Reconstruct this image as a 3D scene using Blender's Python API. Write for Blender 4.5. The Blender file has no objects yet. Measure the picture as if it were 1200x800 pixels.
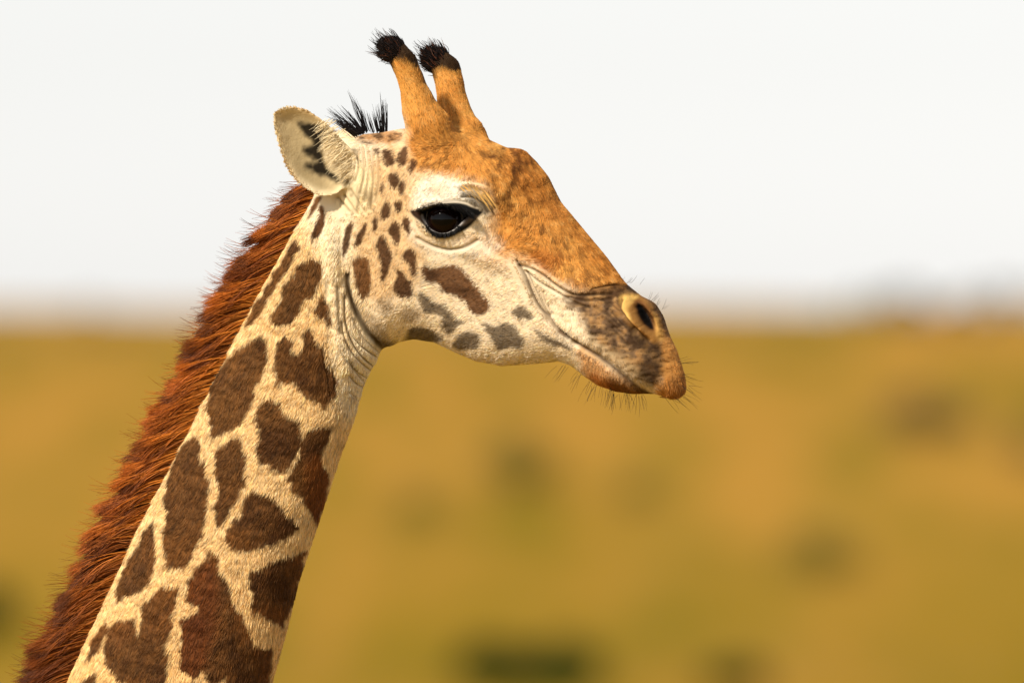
import bpy, math, random
import numpy as np
from mathutils import Vector

rng = np.random.default_rng(7)
random.seed(7)
scene = bpy.context.scene
COL = scene.collection

# ------------------------------------------------------------------ camera
S = 0.00145            # metres per modelling unit (the giraffe is modelled in units of 1.45 mm)
CAM_H = 3.60           # lens height above the ground under the giraffe
DIST = 20.0
cam_data = bpy.data.cameras.new('camera')
cam = bpy.data.objects.new('camera', cam_data)
COL.objects.link(cam)
cam.location = (0, -DIST, CAM_H)
cam.rotation_euler = (math.radians(90), 0, 0)
cam_data.sensor_width = 36.0
cam_data.lens = 36.0 * DIST / (1200 * S)
cam_data.clip_start = 0.5
cam_data.clip_end = 20000
cam_data.dof.use_dof = True
cam_data.dof.focus_distance = DIST - 0.10
cam_data.dof.aperture_fstop = 3.4
scene.camera = cam

# ------------------------------------------------------------------ world
SUN_EL, SUN_AZ = 38.0, 40.0     # sun behind the camera, to its left
world = bpy.data.worlds.new('World')
scene.world = world
world.use_nodes = True
nt = world.node_tree
nt.nodes.clear()
sky = nt.nodes.new('ShaderNodeTexSky')
sky.sky_type = 'NISHITA'
sky.sun_disc = False
sky.sun_elevation = math.radians(SUN_EL)
sky.sun_rotation = math.radians(180 + SUN_AZ)
sky.air_density = 1.0
sky.dust_density = 0.3
sky.ozone_density = 1.0
hs = nt.nodes.new('ShaderNodeHueSaturation')
hs.inputs['Saturation'].default_value = 0.10
bg = nt.nodes.new('ShaderNodeBackground')
bg.inputs['Strength'].default_value = 0.10
wo = nt.nodes.new('ShaderNodeOutputWorld')
nt.links.new(sky.outputs[0], hs.inputs['Color'])
nt.links.new(hs.outputs[0], bg.inputs['Color'])
nt.links.new(bg.outputs[0], wo.inputs['Surface'])

# ------------------------------------------------------------------ sun (veiled, soft)
sd = bpy.data.lights.new('sun', 'SUN')
sd.energy = 4.2
sd.angle = math.radians(5)
sd.color = (1.0, 0.92, 0.78)
sun = bpy.data.objects.new('sun', sd)
COL.objects.link(sun)
el, az = math.radians(SUN_EL), math.radians(SUN_AZ)
to_sun = Vector((-math.sin(az) * math.cos(el), -math.cos(az) * math.cos(el), math.sin(el)))
sun.rotation_euler = to_sun.to_track_quat('Z', 'Y').to_euler()
sun.location = (-6, -8, 12)

scene.view_settings.view_transform = 'Standard'
scene.view_settings.look = 'None'
scene.view_settings.exposure = 0.20
scene.view_settings.gamma = 1.0
scene.view_settings.use_curve_mapping = False
scene.cycles_curves.shape = 'RIBBONS'

# ------------------------------------------------------------------ helpers
def lin(r, g, b):
    o = []
    for c in (r, g, b):
        c /= 255.0
        o.append(c / 12.92 if c <= 0.04045 else ((c + 0.055) / 1.055) ** 2.4)
    return np.array(o, np.float32)

def smooth(a, b, x):
    t = np.clip((x - a) / (b - a), 0, 1)
    return t * t * (3 - 2 * t)

def boxblur(A, r):
    r = int(r)
    for ax in (0, 1):
        P = np.concatenate([np.repeat(np.take(A, [0], ax), r + 1, ax), A, np.repeat(np.take(A, [-1], ax), r, ax)], ax)
        C = np.cumsum(P, ax, dtype=np.float64)
        n = A.shape[ax]
        A = ((np.take(C, np.arange(2 * r + 1, 2 * r + 1 + n), ax) - np.take(C, np.arange(0, n), ax)) / (2 * r + 1)).astype(np.float32)
    return A

def blur(A, r, k=3):
    for _ in range(k):
        A = boxblur(A, r)
    return A

_lat = np.random.default_rng(3).random((257, 257)).astype(np.float32)
def vnoise(x, y):
    xi = np.floor(x).astype(np.int64); yi = np.floor(y).astype(np.int64)
    fx = x - xi; fy = y - yi
    fx = fx * fx * (3 - 2 * fx); fy = fy * fy * (3 - 2 * fy)
    a = _lat[xi & 255, yi & 255]; b = _lat[(xi + 1) & 255, yi & 255]
    c = _lat[xi & 255, (yi + 1) & 255]; d = _lat[(xi + 1) & 255, (yi + 1) & 255]
    return (a * (1 - fx) + b * fx) * (1 - fy) + (c * (1 - fx) + d * fx) * fy

def fbm(x, y, o=4):
    s = 0; amp = 0.5; t = 0
    for i in range(o):
        s = s + amp * vnoise(x * 2 ** i + 17.3 * i, y * 2 ** i + 9.1 * i); t += amp; amp *= 0.5
    return s / t

def poly_sdf(U, V, pts):
    """signed distance to a polygon, negative inside"""
    p = np.asarray(pts, np.float32); q = np.roll(p, -1, 0)
    d2 = np.full(U.shape, 1e12, np.float32); ins = np.zeros(U.shape, bool)
    for (x0, y0), (x1, y1) in zip(p, q):
        ex, ey = x1 - x0, y1 - y0
        L = ex * ex + ey * ey + 1e-9
        t = np.clip(((U - x0) * ex + (V - y0) * ey) / L, 0, 1)
        d2 = np.minimum(d2, (U - x0 - t * ex) ** 2 + (V - y0 - t * ey) ** 2)
        if y1 != y0:
            ins ^= ((y0 > V) != (y1 > V)) & (U < ex * (V - y0) / (y1 - y0) + x0)
    d = np.sqrt(d2)
    return np.where(ins, -d, d)

def line_dist(U, V, pts):
    p = np.asarray(pts, np.float32)
    d2 = np.full(U.shape, 1e12, np.float32)
    for (x0, y0), (x1, y1) in zip(p[:-1], p[1:]):
        ex, ey = x1 - x0, y1 - y0
        L = ex * ex + ey * ey + 1e-9
        t = np.clip(((U - x0) * ex + (V - y0) * ey) / L, 0, 1)
        d2 = np.minimum(d2, (U - x0 - t * ex) ** 2 + (V - y0 - t * ey) ** 2)
    return np.sqrt(d2)

def smoothpts(pts, n=6, closed=False):
    """Catmull-Rom through points"""
    p = np.asarray(pts, float); out = []
    N = len(p)
    for i in range(N if closed else N - 1):
        g = (lambda k: p[k % N]) if closed else (lambda k: p[min(max(k, 0), N - 1)])
        a, b, c, d = g(i - 1), g(i), g(i + 1), g(i + 2)
        for t in np.linspace(0, 1, n, endpoint=False):
            out.append(0.5 * (2 * b + (c - a) * t + (2 * a - 5 * b + 4 * c - d) * t ** 2 + (3 * b - a - 3 * c + d) * t ** 3))
    if not closed:
        out.append(p[-1])
    return np.array(out)

def Z(u0, v0, k, pts):
    return [(u0 + x / k, v0 + y / k) for x, y in pts]

def smin(a, b, k):
    h = np.maximum(k - np.abs(a - b), 0) / k
    return np.minimum(a, b) - h * h * k * 0.25

def smax(a, b, k):
    return -smin(-a, -b, k)

def bil(M, u, v, u0=0, v0=0):
    x = np.clip(u - u0, 0, M.shape[0] - 1.001); y = np.clip(v - v0, 0, M.shape[1] - 1.001)
    xi = x.astype(np.int32); yi = y.astype(np.int32)
    fx = (x - xi); fy = (y - yi)
    if M.ndim == 3:
        fx = fx[..., None]; fy = fy[..., None]
    return (M[xi, yi] * (1 - fx) + M[xi + 1, yi] * fx) * (1 - fy) + (M[xi, yi + 1] * (1 - fx) + M[xi + 1, yi + 1] * fx) * fy

def to_world(P):
    """(u, v, w) modelling units -> metres"""
    P = np.asarray(P, np.float64)
    return np.stack([(P[..., 0] - 600) * S, P[..., 2] * S, CAM_H - (P[..., 1] - 400) * S], -1)

def tag(o, label=None, cat=None, group=None, kind=None):
    if label: o['label'] = label
    if cat: o['category'] = cat
    if group: o['group'] = group
    if kind: o['kind'] = kind
    return o

def mesh_obj(name, verts, faces, mat, parent=None, smooth_shade=True):
    me = bpy.data.meshes.new(name)
    verts = np.asarray(verts, np.float32); faces = np.asarray(faces, np.int32)
    n, k = faces.shape
    me.vertices.add(len(verts)); me.vertices.foreach_set('co', verts.ravel())
    me.loops.add(n * k); me.loops.foreach_set('vertex_index', faces.ravel())
    me.polygons.add(n); me.polygons.foreach_set('loop_start', np.arange(0, n * k, k, dtype=np.int32))
    me.update(calc_edges=True)
    if smooth_shade:
        me.polygons.foreach_set('use_smooth', np.ones(n, bool))
    if mat: me.materials.append(mat)
    o = bpy.data.objects.new(name, me)
    COL.objects.link(o)
    if parent: o.parent = parent; o.matrix_parent_inverse = parent.matrix_world.inverted()
    return o

def set_col(me, name, c):
    at = me.attributes.new(name, 'FLOAT_COLOR', 'POINT')
    at.data.foreach_set('color', np.concatenate([c, np.ones((len(c), 1))], 1).astype(np.float32).ravel())

def mat_attr(name, attr, rough=0.6, spec=0.3, sheen=0.0, bump=None):
    m = bpy.data.materials.new(name); m.use_nodes = True
    n = m.node_tree.nodes; b = n['Principled BSDF']
    a = n.new('ShaderNodeAttribute'); a.attribute_name = attr
    m.node_tree.links.new(a.outputs['Color'], b.inputs['Base Color'])
    b.inputs['Roughness'].default_value = rough
    b.inputs['Specular IOR Level'].default_value = spec
    if sheen: b.inputs['Sheen Weight'].default_value = sheen
    if bump:
        tc = n.new('ShaderNodeTexCoord')
        t = n.new('ShaderNodeTexNoise'); t.inputs['Scale'].default_value = bump[0]; t.inputs['Detail'].default_value = 4
        bp = n.new('ShaderNodeBump'); bp.inputs['Strength'].default_value = bump[1]; bp.inputs['Distance'].default_value = 0.002
        m.node_tree.links.new(tc.outputs['Object'], t.inputs['Vector'])
        m.node_tree.links.new(t.outputs['Fac'], bp.inputs['Height']); m.node_tree.links.new(bp.outputs['Normal'], b.inputs['Normal'])
    return m

def hair_obj(name, P, R, C, mat, parent):
    """P (n, k, 3) in modelling units, R (n, k) radii in modelling units, C (n, k, 3) colours"""
    n, k = P.shape[:2]
    cv = bpy.data.hair_curves.new(name)
    cv.add_curves([k] * n)
    cv.attributes['position'].data.foreach_set('vector', to_world(P).astype(np.float32).ravel())
    at = cv.attributes.get('radius') or cv.attributes.new('radius', 'FLOAT', 'POINT')
    at.data.foreach_set('value', (R * S).astype(np.float32).ravel())
    at = cv.attributes.new('hcol', 'FLOAT_COLOR', 'POINT')
    at.data.foreach_set('color', np.concatenate([C, np.ones((n, k, 1))], 2).astype(np.float32).ravel())
    cv.materials.append(mat)
    o = bpy.data.objects.new(name, cv)
    COL.objects.link(o)
    if parent: o.parent = parent; o.matrix_parent_inverse = parent.matrix_world.inverted()
    return o

def surface_nets(F, o, h):
    """F[i,j,k] signed field on a regular grid -> verts, quads"""
    neg = F < 0
    c = [neg[a:F.shape[0] - 1 + a, b:F.shape[1] - 1 + b, d:F.shape[2] - 1 + d] for a in (0, 1) for b in (0, 1) for d in (0, 1)]
    anyn = c[0].copy(); alln = c[0].copy()
    for x in c[1:]:
        anyn |= x; alln &= x
    act = anyn & ~alln
    I = np.argwhere(act)
    offs = [(a, b, d) for a in (0, 1) for b in (0, 1) for d in (0, 1)]
    val = np.stack([F[I[:, 0] + a, I[:, 1] + b, I[:, 2] + d] for a, b, d in offs], 1)
    acc = np.zeros((len(I), 3)); cnt = np.zeros(len(I))
    for i in range(8):
        for j in range(i + 1, 8):
            pi, pj = np.array(offs[i]), np.array(offs[j])
            if np.abs(pi - pj).sum() != 1: continue
            m = (val[:, i] < 0) != (val[:, j] < 0)
            t = np.where(m, val[:, i] / np.where(m, val[:, i] - val[:, j], 1), 0)
            acc += m[:, None] * (pi + t[:, None] * (pj - pi)); cnt += m
    P = I + acc / cnt[:, None]
    idx = np.full(act.shape, -1, np.int32); idx[tuple(I.T)] = np.arange(len(I))
    quads = []
    for ax in range(3):
        s0 = [slice(None)] * 3; s1 = [slice(None)] * 3
        s0[ax] = slice(0, -1); s1[ax] = slice(1, None)
        a, b = neg[tuple(s0)], neg[tuple(s1)]
        E = np.argwhere(a != b)
        o1, o2 = (ax + 1) % 3, (ax + 2) % 3
        ok = (E[:, o1] > 0) & (E[:, o2] > 0) & (E[:, o1] < F.shape[o1] - 1) & (E[:, o2] < F.shape[o2] - 1)
        E = E[ok]
        flip = a[tuple(E.T)]
        def cell(d1, d2):
            q = E.copy(); q[:, o1] -= d1; q[:, o2] -= d2
            return idx[tuple(q.T)]
        q = np.stack([cell(1, 1), cell(0, 1), cell(0, 0), cell(1, 0)], 1)
        q[~flip] = q[~flip][:, ::-1]
        quads.append(q)
    Q = np.concatenate(quads)
    return np.array(o) + P * h, Q

def smooth_mesh(P, Q, it, lam=0.5):
    e0 = Q.ravel(); e1 = np.roll(Q, -1, 1).ravel()
    n = len(P)
    deg = np.bincount(e0, minlength=n) + np.bincount(e1, minlength=n)
    for _ in range(it):
        A = np.stack([np.bincount(e0, P[e1, k], n) + np.bincount(e1, P[e0, k], n) for k in range(3)], 1) / np.maximum(deg, 1)[:, None]
        P = np.where(deg[:, None] > 0, P + lam * (A - P), P)
    return P

def subdivide(P, Q):
    e0 = Q; e1 = np.roll(Q, -1, 1)
    lo = np.minimum(e0, e1).astype(np.int64); hi = np.maximum(e0, e1).astype(np.int64)
    key = (lo * len(P) + hi).ravel()
    uq, inv = np.unique(key, return_inverse=True)
    mid = 0.5 * (P[uq // len(P)] + P[uq % len(P)])
    cen = P[Q].mean(1)
    n = len(P)
    em = n + inv.reshape(Q.shape); fc = n + len(mid) + np.arange(len(Q))
    out = [np.stack([Q[:, i], em[:, i], fc, em[:, i - 1]], 1) for i in range(4)]
    return np.concatenate([P, mid, cen]), np.concatenate(out)

def vnormals(P, Q):
    n = np.cross(P[Q[:, 2]] - P[Q[:, 0]], P[Q[:, 3]] - P[Q[:, 1]])
    N = np.stack([np.bincount(Q.ravel(), np.repeat(n[:, k], 4), len(P)) for k in range(3)], 1)
    return N / (np.linalg.norm(N, axis=1, keepdims=True) + 1e-12)

# ================================================================== GIRAFFE: shape
TH = math.radians(17.0)       # the head is turned a little towards the lens
CT, ST = math.cos(TH), math.sin(TH)
U0 = 410.0

def w2l(u, w):                # world -> head frame
    du = u - U0
    return U0 + du * CT - w * ST, du * ST + w * CT
def l2w(a, c):
    da = a - U0
    return U0 + da * CT + c * ST, -da * ST + c * CT

# head silhouette on its midline
sil = [(425, 158), (448, 156), (470, 152), (505, 150), (545, 155), (572, 165), (592, 174), (611, 176), (624, 188), (640, 207), (655, 237),
       (680, 267), (709, 302), (729, 330), (749, 347), (764, 354), (774, 370), (781, 391), (791, 411), (798, 436), (800, 454), (793, 463),
       (779, 464), (765, 460), (752, 460), (738, 460), (719, 457), (700, 450), (685, 440), (670, 428), (655, 423), (625, 426), (590, 428),
       (560, 423), (535, 413), (510, 401), (485, 397), (460, 402), (440, 395), (422, 365), (405, 320), (392, 270), (392, 220), (402, 180)]
sil = [(U0 + (u - U0) / CT, v) for u, v in sil]
A0, B0 = 300, 20
A_, B_ = np.meshgrid(np.arange(300, 861, dtype=np.float32), np.arange(20, 541, dtype=np.float32), indexing='ij')
dS = -poly_sdf(A_, B_, sil)
dx, dy = 0.903, 0.429
s_ = (A_ - 400) * dx + (B_ - 250) * dy
t_ = (A_ - 400) * dy - (B_ - 250) * dx
Tt = np.interp(s_, [-30, 116, 159, 224, 301, 357, 389, 424, 455], [100, 152, 158, 123, 88, 64, 52, 24, -12])
Bt = np.interp(s_, [-30, 121, 141, 193, 249, 305, 340, 379, 412, 455], [-110, -114, -99, -91, -81, -49, -51, -52, -38, -14])
tau = np.clip((t_ - Bt) / np.maximum(Tt - Bt, 4), 0, 1)
ss = [-30, 40, 110, 160, 220, 300, 355, 400, 430, 460]
tt = [0, .2, .4, .6, .8, 1]
WT = np.array([[34, 46, 52, 52, 50, 46], [36, 52, 62, 64, 62, 56], [30, 48, 62, 70, 66, 58], [26, 44, 55, 63, 60, 50], [24, 38, 46, 50, 46, 36],
               [25, 35, 40, 43, 40, 31], [30, 38, 43, 45, 43, 34], [36, 43, 45, 44, 42, 34], [36, 41, 42, 41, 38, 32], [30, 34, 34, 32, 30, 26]], np.float32)
def table(s, t):
    si = np.interp(s, ss, np.arange(len(ss))); ti = np.interp(t, tt, np.arange(len(tt)))
    return bil(WT, si, ti)
Wm = blur(table(s_, tau).astype(np.float32), 9)
Rm = blur(np.clip(Wm * 0.95, 20, 60), 6)
qm = np.maximum(1 - dS / Rm, 0)
qm = np.where(qm < 1, blur(qm, 3), qm)

def img2loc(pts):
    """positions seen in the side view of the near half -> head frame"""
    out = []
    for u, v in pts:
        a = U0 + (u - U0) / CT
        for _ in range(8):
            h = float(bil(Wm, np.array([a]), np.array([v]), A0, B0)[0]) * math.sqrt(max(0, 1 - min(1, float(bil(qm, np.array([a]), np.array([v]), A0, B0)[0])) ** 2))
            a = U0 + (u - U0 + h * ST) / CT
        out.append((a, v))
    return np.array(out)

def gb(u, v, ru, rv, ang, amp, p=2):
    """gaussian bump laid on the near half (and mirrored on the far half)"""
    (a, b), = img2loc([(u, v)])
    c, s = math.cos(math.radians(ang)), math.sin(math.radians(ang))
    x = (A_ - a) * c + (B_ - b) * s; y = -(A_ - a) * s + (B_ - b) * c
    r2 = (x / ru) ** 2 + (y / rv) ** 2
    return amp * np.exp(-r2 ** (p / 2))

def groove(pts, width, amp):
    d = line_dist(A_, B_, img2loc(pts))
    return amp * np.exp(-(d / width) ** 2)

eye_open = smoothpts(Z(480, 220, 10, [(150, 318), (200, 280), (300, 246), (420, 240), (540, 262), (620, 308), (720, 330), (640, 390), (590, 440), (530, 490),
                                      (440, 520), (350, 515), (260, 482), (195, 415)]), 4, True)
bump = np.zeros_like(Wm)
bump += gb(520, 236, 46, 20, 8, 9)            # bulge of the upper lid
bump += gb(524, 262, 44, 30, 5, 5)
bump += gb(572, 222, 26, 10, 50, 7)           # brow ridge
bump += gb(588, 262, 22, 12, 70, -5)          # hollow in front of the eye
bump += gb(560, 300, 50, 10, 22, 4)           # cheek bone
bump += gb(470, 345, 44, 50, 0, 6)            # jaw muscle
bump += gb(470, 260, 16, 40, 0, -4)
bump += gb(610, 190, 30, 26, 0, 6)            # forehead knob
bump += gb(640, 360, 34, 16, 45, -4)
bump += gb(700, 385, 40, 20, 35, 5)           # upper lip
bump += gb(745, 368, 32, 20, 55, 8)           # nostril mound
bump += gb(712, 445, 30, 10, 25, 4)
bump += groove([(752, 386), (740, 376), (731, 362), (733, 351), (745, 348), (757, 355), (768, 372), (771, 390)], 4.5, 5.0)
bump += groove([(728, 372), (742, 390), (760, 404)], 4.0, -3.5)
bump += gb(754, 371, 19, 5.4, 57, -28, 3)       # nostril opening
bump += groove([(640, 374), (655, 389), (672, 401)], 3.5, -3) + groove([(672, 401), (700, 417), (722, 434), (742, 450), (760, 462)], 4.5, -8)   # mouth
eo = img2loc(eye_open)
deye = poly_sdf(A_, B_, eo)
bump += 3.0 * np.exp(-((deye - 4) / 4.0) ** 2)                               # lid rims
bump += -22 * smooth(2.0, -4.0, deye)                                         # eye opening
We = Wm + bump

EYE_A, EYE_B = img2loc([(519, 258)])[0]
EYE_H = float(bil(Wm + gb(520, 236, 46, 20, 8, 9) + gb(524, 262, 44, 30, 5, 5), np.array([EYE_A]), np.array([EYE_B]), A0, B0)[0])
EYE_R = 25.0
EYE_C = EYE_H - EYE_R + 2.0

# neck
NV = [100, 200, 235, 275, 335, 385, 405, 420, 440, 460, 490, 530, 575, 620, 680, 740, 800, 900, 1000, 1100, 1200]
NB = [395, 374, 362, 339, 305, 277, 266, 259, 249, 239, 224, 204, 181, 158, 131, 103, 76, 24, -36, -110, -190]
NF = [430, 438, 440, 441, 441, 443, 444, 443, 431, 423, 413, 398, 383, 368, 348, 333, 316, 300, 286, 270, 250]
NW = [36, 48, 52, 56, 60, 61, 62, 62, 62, 63, 65, 68, 72, 76, 82, 88, 95, 108, 122, 140, 160]
_vv = np.arange(100, 1201, dtype=np.float32)
def _ker(y):
    y = np.interp(_vv, NV, y); k = 13
    p = np.pad(y, k, mode='edge'); return np.convolve(p, np.hanning(2 * k + 3)[1:-1] / np.hanning(2 * k + 3)[1:-1].sum(), 'valid')
_nb, _nf, _nw = _ker(NB), np.interp(_vv, NV, NF), _ker(NW)
_nf = np.convolve(np.pad(_nf, 4, mode='edge'), np.ones(9) / 9, 'valid')
def f_neck(u, v, w):
    b = np.interp(v, _vv, _nb); f = np.interp(v, _vv, _nf); W = np.interp(v, _vv, _nw)
    uc = (b + f) / 2; hu = (f - b) / 2
    x = (u - uc) / hu
    W = W * (1 + 0.10 * np.clip(x, -1, 1) - 0.05)
    r = (np.abs(x) ** 2.2 + np.abs(w / W) ** 2.2) ** (1 / 2.2)
    return (r - 1) * np.minimum(hu, W) * 0.95

def cone_chain(u, v, w, pts, k=10):
    f = None
    for (p0, r0), (p1, r1) in zip(pts[:-1], pts[1:]):
        d = np.array(p1) - np.array(p0); L = (d * d).sum()
        t = np.clip(((u - p0[0]) * d[0] + (v - p0[1]) * d[1] + (w - p0[2]) * d[2]) / L, 0, 1)
        e = np.sqrt((u - p0[0] - t * d[0]) ** 2 + (v - p0[1] - t * d[1]) ** 2 + (w - p0[2] - t * d[2]) ** 2) - (r0 + (r1 - r0) * t)
        f = e if f is None else smin(f, e, k)
    return f

def hp(u, v, c):              # image (u, v) at head-frame depth c -> world point
    a = U0 + (u - U0 - c * ST) / CT
    return (u, v, l2w(a, c)[1])

oss_near = [(hp(517, 188, -30), 30), (hp(503, 152, -36), 25), (hp(493, 130, -40), 18.5), (hp(488, 114, -43), 14.5), (hp(482, 95, -46), 12.5), (hp(475, 77, -49), 12.5), (hp(467, 64, -51), 12.5)]
oss_far = [(hp(558, 196, 26), 30), (hp(546, 160, 36), 21), (hp(535, 136, 42), 16.5), (hp(530, 118, 46), 15), (hp(527, 99, 50), 14), (hp(523, 82, 53), 14), (hp(517, 73, 54), 13)]

ear_out = smoothpts(Z(310, 100, 5, [(60, 230), (66, 180), (110, 146), (180, 136), (250, 150), (312, 182), (372, 228), (430, 290), (490, 350), (540, 420), (545, 500),
                                    (500, 580), (430, 642), (360, 660), (300, 642), (220, 592), (150, 512), (110, 412), (80, 312)]), 3, True)
def ear_mid(u, v, d):
    base = -62 - (425 - u) * 0.30
    bowl = 15 * (1 - np.exp(-np.maximum(-d, 0) / 11.0))
    return base + bowl
def f_ear(u, v, w):
    d = poly_sdf(u, v, ear_out)
    th = 2.6 + 3.0 * smooth(400, 425, u)
    return smax(d, np.abs(w - ear_mid(u, v, d)) - th, 4)

def build_field(us, vs, ws):
    shp = (len(us), len(vs), len(ws))
    F = np.empty(shp, np.float32); far0 = int(np.searchsorted(ws, 24))
    V2, W2 = np.meshgrid(vs, ws, indexing='ij')
    for i, u in enumerate(us):
        f = f_neck(u, V2, W2)
        f = smax(f, 185.0 - V2, 30)
        if u > 372:
            a, c = w2l(u, W2)
            inm = (V2 > 20) & (V2 < 540) & (a > 300) & (a < 860)
            q = bil(qm, a, V2, A0, B0); W = bil(We, a, V2, A0, B0); R = bil(Rm, a, V2, A0, B0)
            W = np.maximum(W, 4)
            fh = (np.sqrt(q * q + (c / W) ** 2) - 1) * np.minimum(W, R)
            # away from the rim use the true height so that carved openings stay crisp
            fh = np.where(inm, fh, 60)
            if u > 440: kk = 26 * float(smooth(520, 450, u)) + 1
            else: kk = 26
            f = smin(f, fh, kk)
        if 440 < u < 610:
            for ch in (oss_near, oss_far):
                f = smin(f, cone_chain(u, V2, W2, ch), 13)
        if 315 < u < 470:
            # near ear with its root
            d = np.array(poly_sdf(np.full(len(vs), u, np.float32), np.asarray(vs, np.float32), ear_out))
            th = 2.6 + 3.0 * float(smooth(400, 425, np.float32(u)))
            mid = ear_mid(u, None, d)
            fe = smax(d[:, None], np.abs(W2 - mid[:, None]) - th, 4)
            root = np.sqrt(((u - 430) / 24) ** 2 + ((V2 - 214) / 30) ** 2 + ((W2 + 46) / 26) ** 2) - 1
            f = smin(f, root * 24, 14)
            f = smin(f, fe, 7)
        if 368 < u < 474:
            Wf, Vf = W2[:, far0:], V2[:, far0:]
            a, c = w2l(u, Wf)
            um, wm = l2w(a, -c)
            f[:, far0:] = smin(f[:, far0:], f_ear(um, Vf - 22, wm), 7)
            rt = np.sqrt(((um - 430) / 24) ** 2 + ((Vf - 222) / 30) ** 2 + ((wm + 46) / 26) ** 2) - 1
            f[:, far0:] = smin(f[:, far0:], rt * 24, 14)
        F[i] = f
    return F

h = 2.0
us = np.arange(40, 822, h, dtype=np.float32)
vs = np.arange(36, 930, h, dtype=np.float32)
ws = np.arange(-196, 146, h, dtype=np.float32)
F = build_field(us, vs, ws)
PF, QF = surface_nets(F, (us[0], vs[0], ws[0]), h)
del F
PF = smooth_mesh(PF, QF, 2, 0.5)
PF, QF = subdivide(PF, QF)
PF = smooth_mesh(PF, QF, 2, 0.5)
print('fine mesh', len(PF), len(QF))

# ================================================================== coat maps (side view of the near half)
MU, MV = 830, 960
Ug, Vg = np.meshgrid(np.arange(MU, dtype=np.float32), np.arange(MV, dtype=np.float32), indexing='ij')
nzA = fbm(Ug / 9, Vg / 9, 3) - 0.5
nzB = fbm(Ug / 40 + 5, Vg / 40, 4) - 0.5
nzF = fbm(Ug / 3.0, Vg / 5.0 + 40, 2) - 0.5
cream = lin(232, 196, 140); white = lin(232, 216, 190); tan = lin(205, 160, 100)
C = np.empty((MU, MV, 3), np.float32); C[:] = cream
def mixc(mask, col):
    global C
    m = np.clip(mask, 0, 1)[..., None]
    C = C * (1 - m) + np.asarray(col, np.float32) * m
def region(pts, soft, rough=0.0, sm=True, grow=0.0):
    p = smoothpts(pts, 4, True) if sm else pts
    d = np.full((MU, MV), 1e3, np.float32)
    P = np.asarray(p); pad = soft * 2 + 25
    i0, i1 = int(max(P[:, 0].min() - pad, 0)), int(min(P[:, 0].max() + pad, MU)); j0, j1 = int(max(P[:, 1].min() - pad, 0)), int(min(P[:, 1].max() + pad, MV))
    sl = (slice(i0, i1), slice(j0, j1))
    d[sl] = poly_sdf(Ug[sl], Vg[sl], p) + rough * nzA[sl] * 2 - grow
    return smooth(soft, -soft, d)
# base tones
mixc(smooth(600, 820, Vg) * 0.45, lin(226, 178, 108))
head_zone = region([(480, 140), (380, 140), (350, 240), (400, 300), (425, 330), (415, 440), (400, 470), (440, 450), (470, 420), (640, 440), (760, 465), (820, 400), (760, 300), (600, 150)], 18)
mixc(head_zone * 0.75, white)
mixc(region([(372, 250), (400, 240), (420, 300), (430, 370), (450, 410), (415, 490), (395, 450), (388, 380), (375, 310)], 10) * 0.7, lin(238, 220, 186))
mixc(region([(430, 200), (470, 165), (490, 210), (486, 260), (500, 300), (480, 340), (440, 350), (420, 320), (415, 270)], 14) * 0.75, lin(206, 166, 112))
mixc(region([(330, 120), (420, 180), (440, 220), (430, 250), (380, 240), (320, 170)], 8) * 0.8, lin(228, 208, 165))
orange = lin(196, 134, 62); orange_d = lin(160, 96, 36)
om = region([(430, 30), (560, 30), (600, 150), (640, 180), (780, 340), (740, 346), (700, 346), (665, 336), (640, 318), (618, 306), (600, 300), (582, 290), (574, 270), (580, 250),
             (574, 228), (552, 212), (525, 204), (500, 204), (484, 196), (478, 165), (470, 135)], 12, 5)
mixc(om, orange)
mixc(om * smooth(-0.10, 0.2, nzB) * 0.6, lin(222, 164, 84))
nzC = fbm(Ug / 5 + 31, Vg / 5, 3) - 0.5
mixc(om * smooth(0.02, 0.24, nzC + 0.35 * nzB) * smooth(120, 170, Vg) * 0.6, lin(100, 60, 26))
mixc(om * smooth(0.10, 0.30, -nzC) * 0.5, lin(230, 178, 104))
mixc(region([(590, 170), (615, 170), (650, 225), (690, 275), (740, 335), (715, 325), (660, 270), (625, 235), (600, 215)], 12, 6) * 0.65, orange_d)
dark_m = region([(560, 178), (585, 175), (612, 182), (618, 205), (605, 235), (630, 250), (650, 275), (655, 290), (632, 275), (612, 255), (590, 240), (572, 218)], 14, 9)
mixc(dark_m * smooth(-0.16, 0.20, nzA + 0.5 * nzB + 0.4 * nzC) * 0.85, lin(84, 46, 18))
mixc(region([(640, 330), (665, 318), (700, 318), (722, 332), (700, 342), (665, 342)], 10, 8) * smooth(-.1, .15, nzA + nzC) * 0.6, lin(96, 56, 24))
mixc(region([(575, 160), (610, 175), (640, 205), (640, 240), (610, 225), (580, 200)], 12, 8) * smooth(0, .2, nzC) * 0.5, lin(90, 50, 20))
mixc(region([(622, 300), (640, 292), (660, 300), (655, 315), (635, 318)], 7, 5) * 0.6, lin(160, 88, 28))
mixc(region([(545, 282), (585, 280), (600, 300), (590, 312), (560, 300)], 12, 6) * 0.35, lin(214, 150, 80))
# eye surround
mixc(region([(484, 236), (496, 212), (520, 208), (545, 216), (562, 236), (545, 240), (520, 240), (495, 246)], 6) * 0.95, lin(226, 214, 194))
mixc(region([(500, 221), (516, 216), (526, 222), (514, 228)], 6) * 0.4, lin(200, 160, 115))
mixc(region([(484, 262), (500, 285), (535, 292), (575, 275), (590, 290), (560, 305), (510, 298), (482, 280)], 8) * 0.5, lin(236, 224, 204))
mixc(region([(540, 226), (556, 224), (572, 236), (578, 250), (566, 252), (552, 240)], 5, 3) * 0.75, lin(70, 60, 48))
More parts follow.
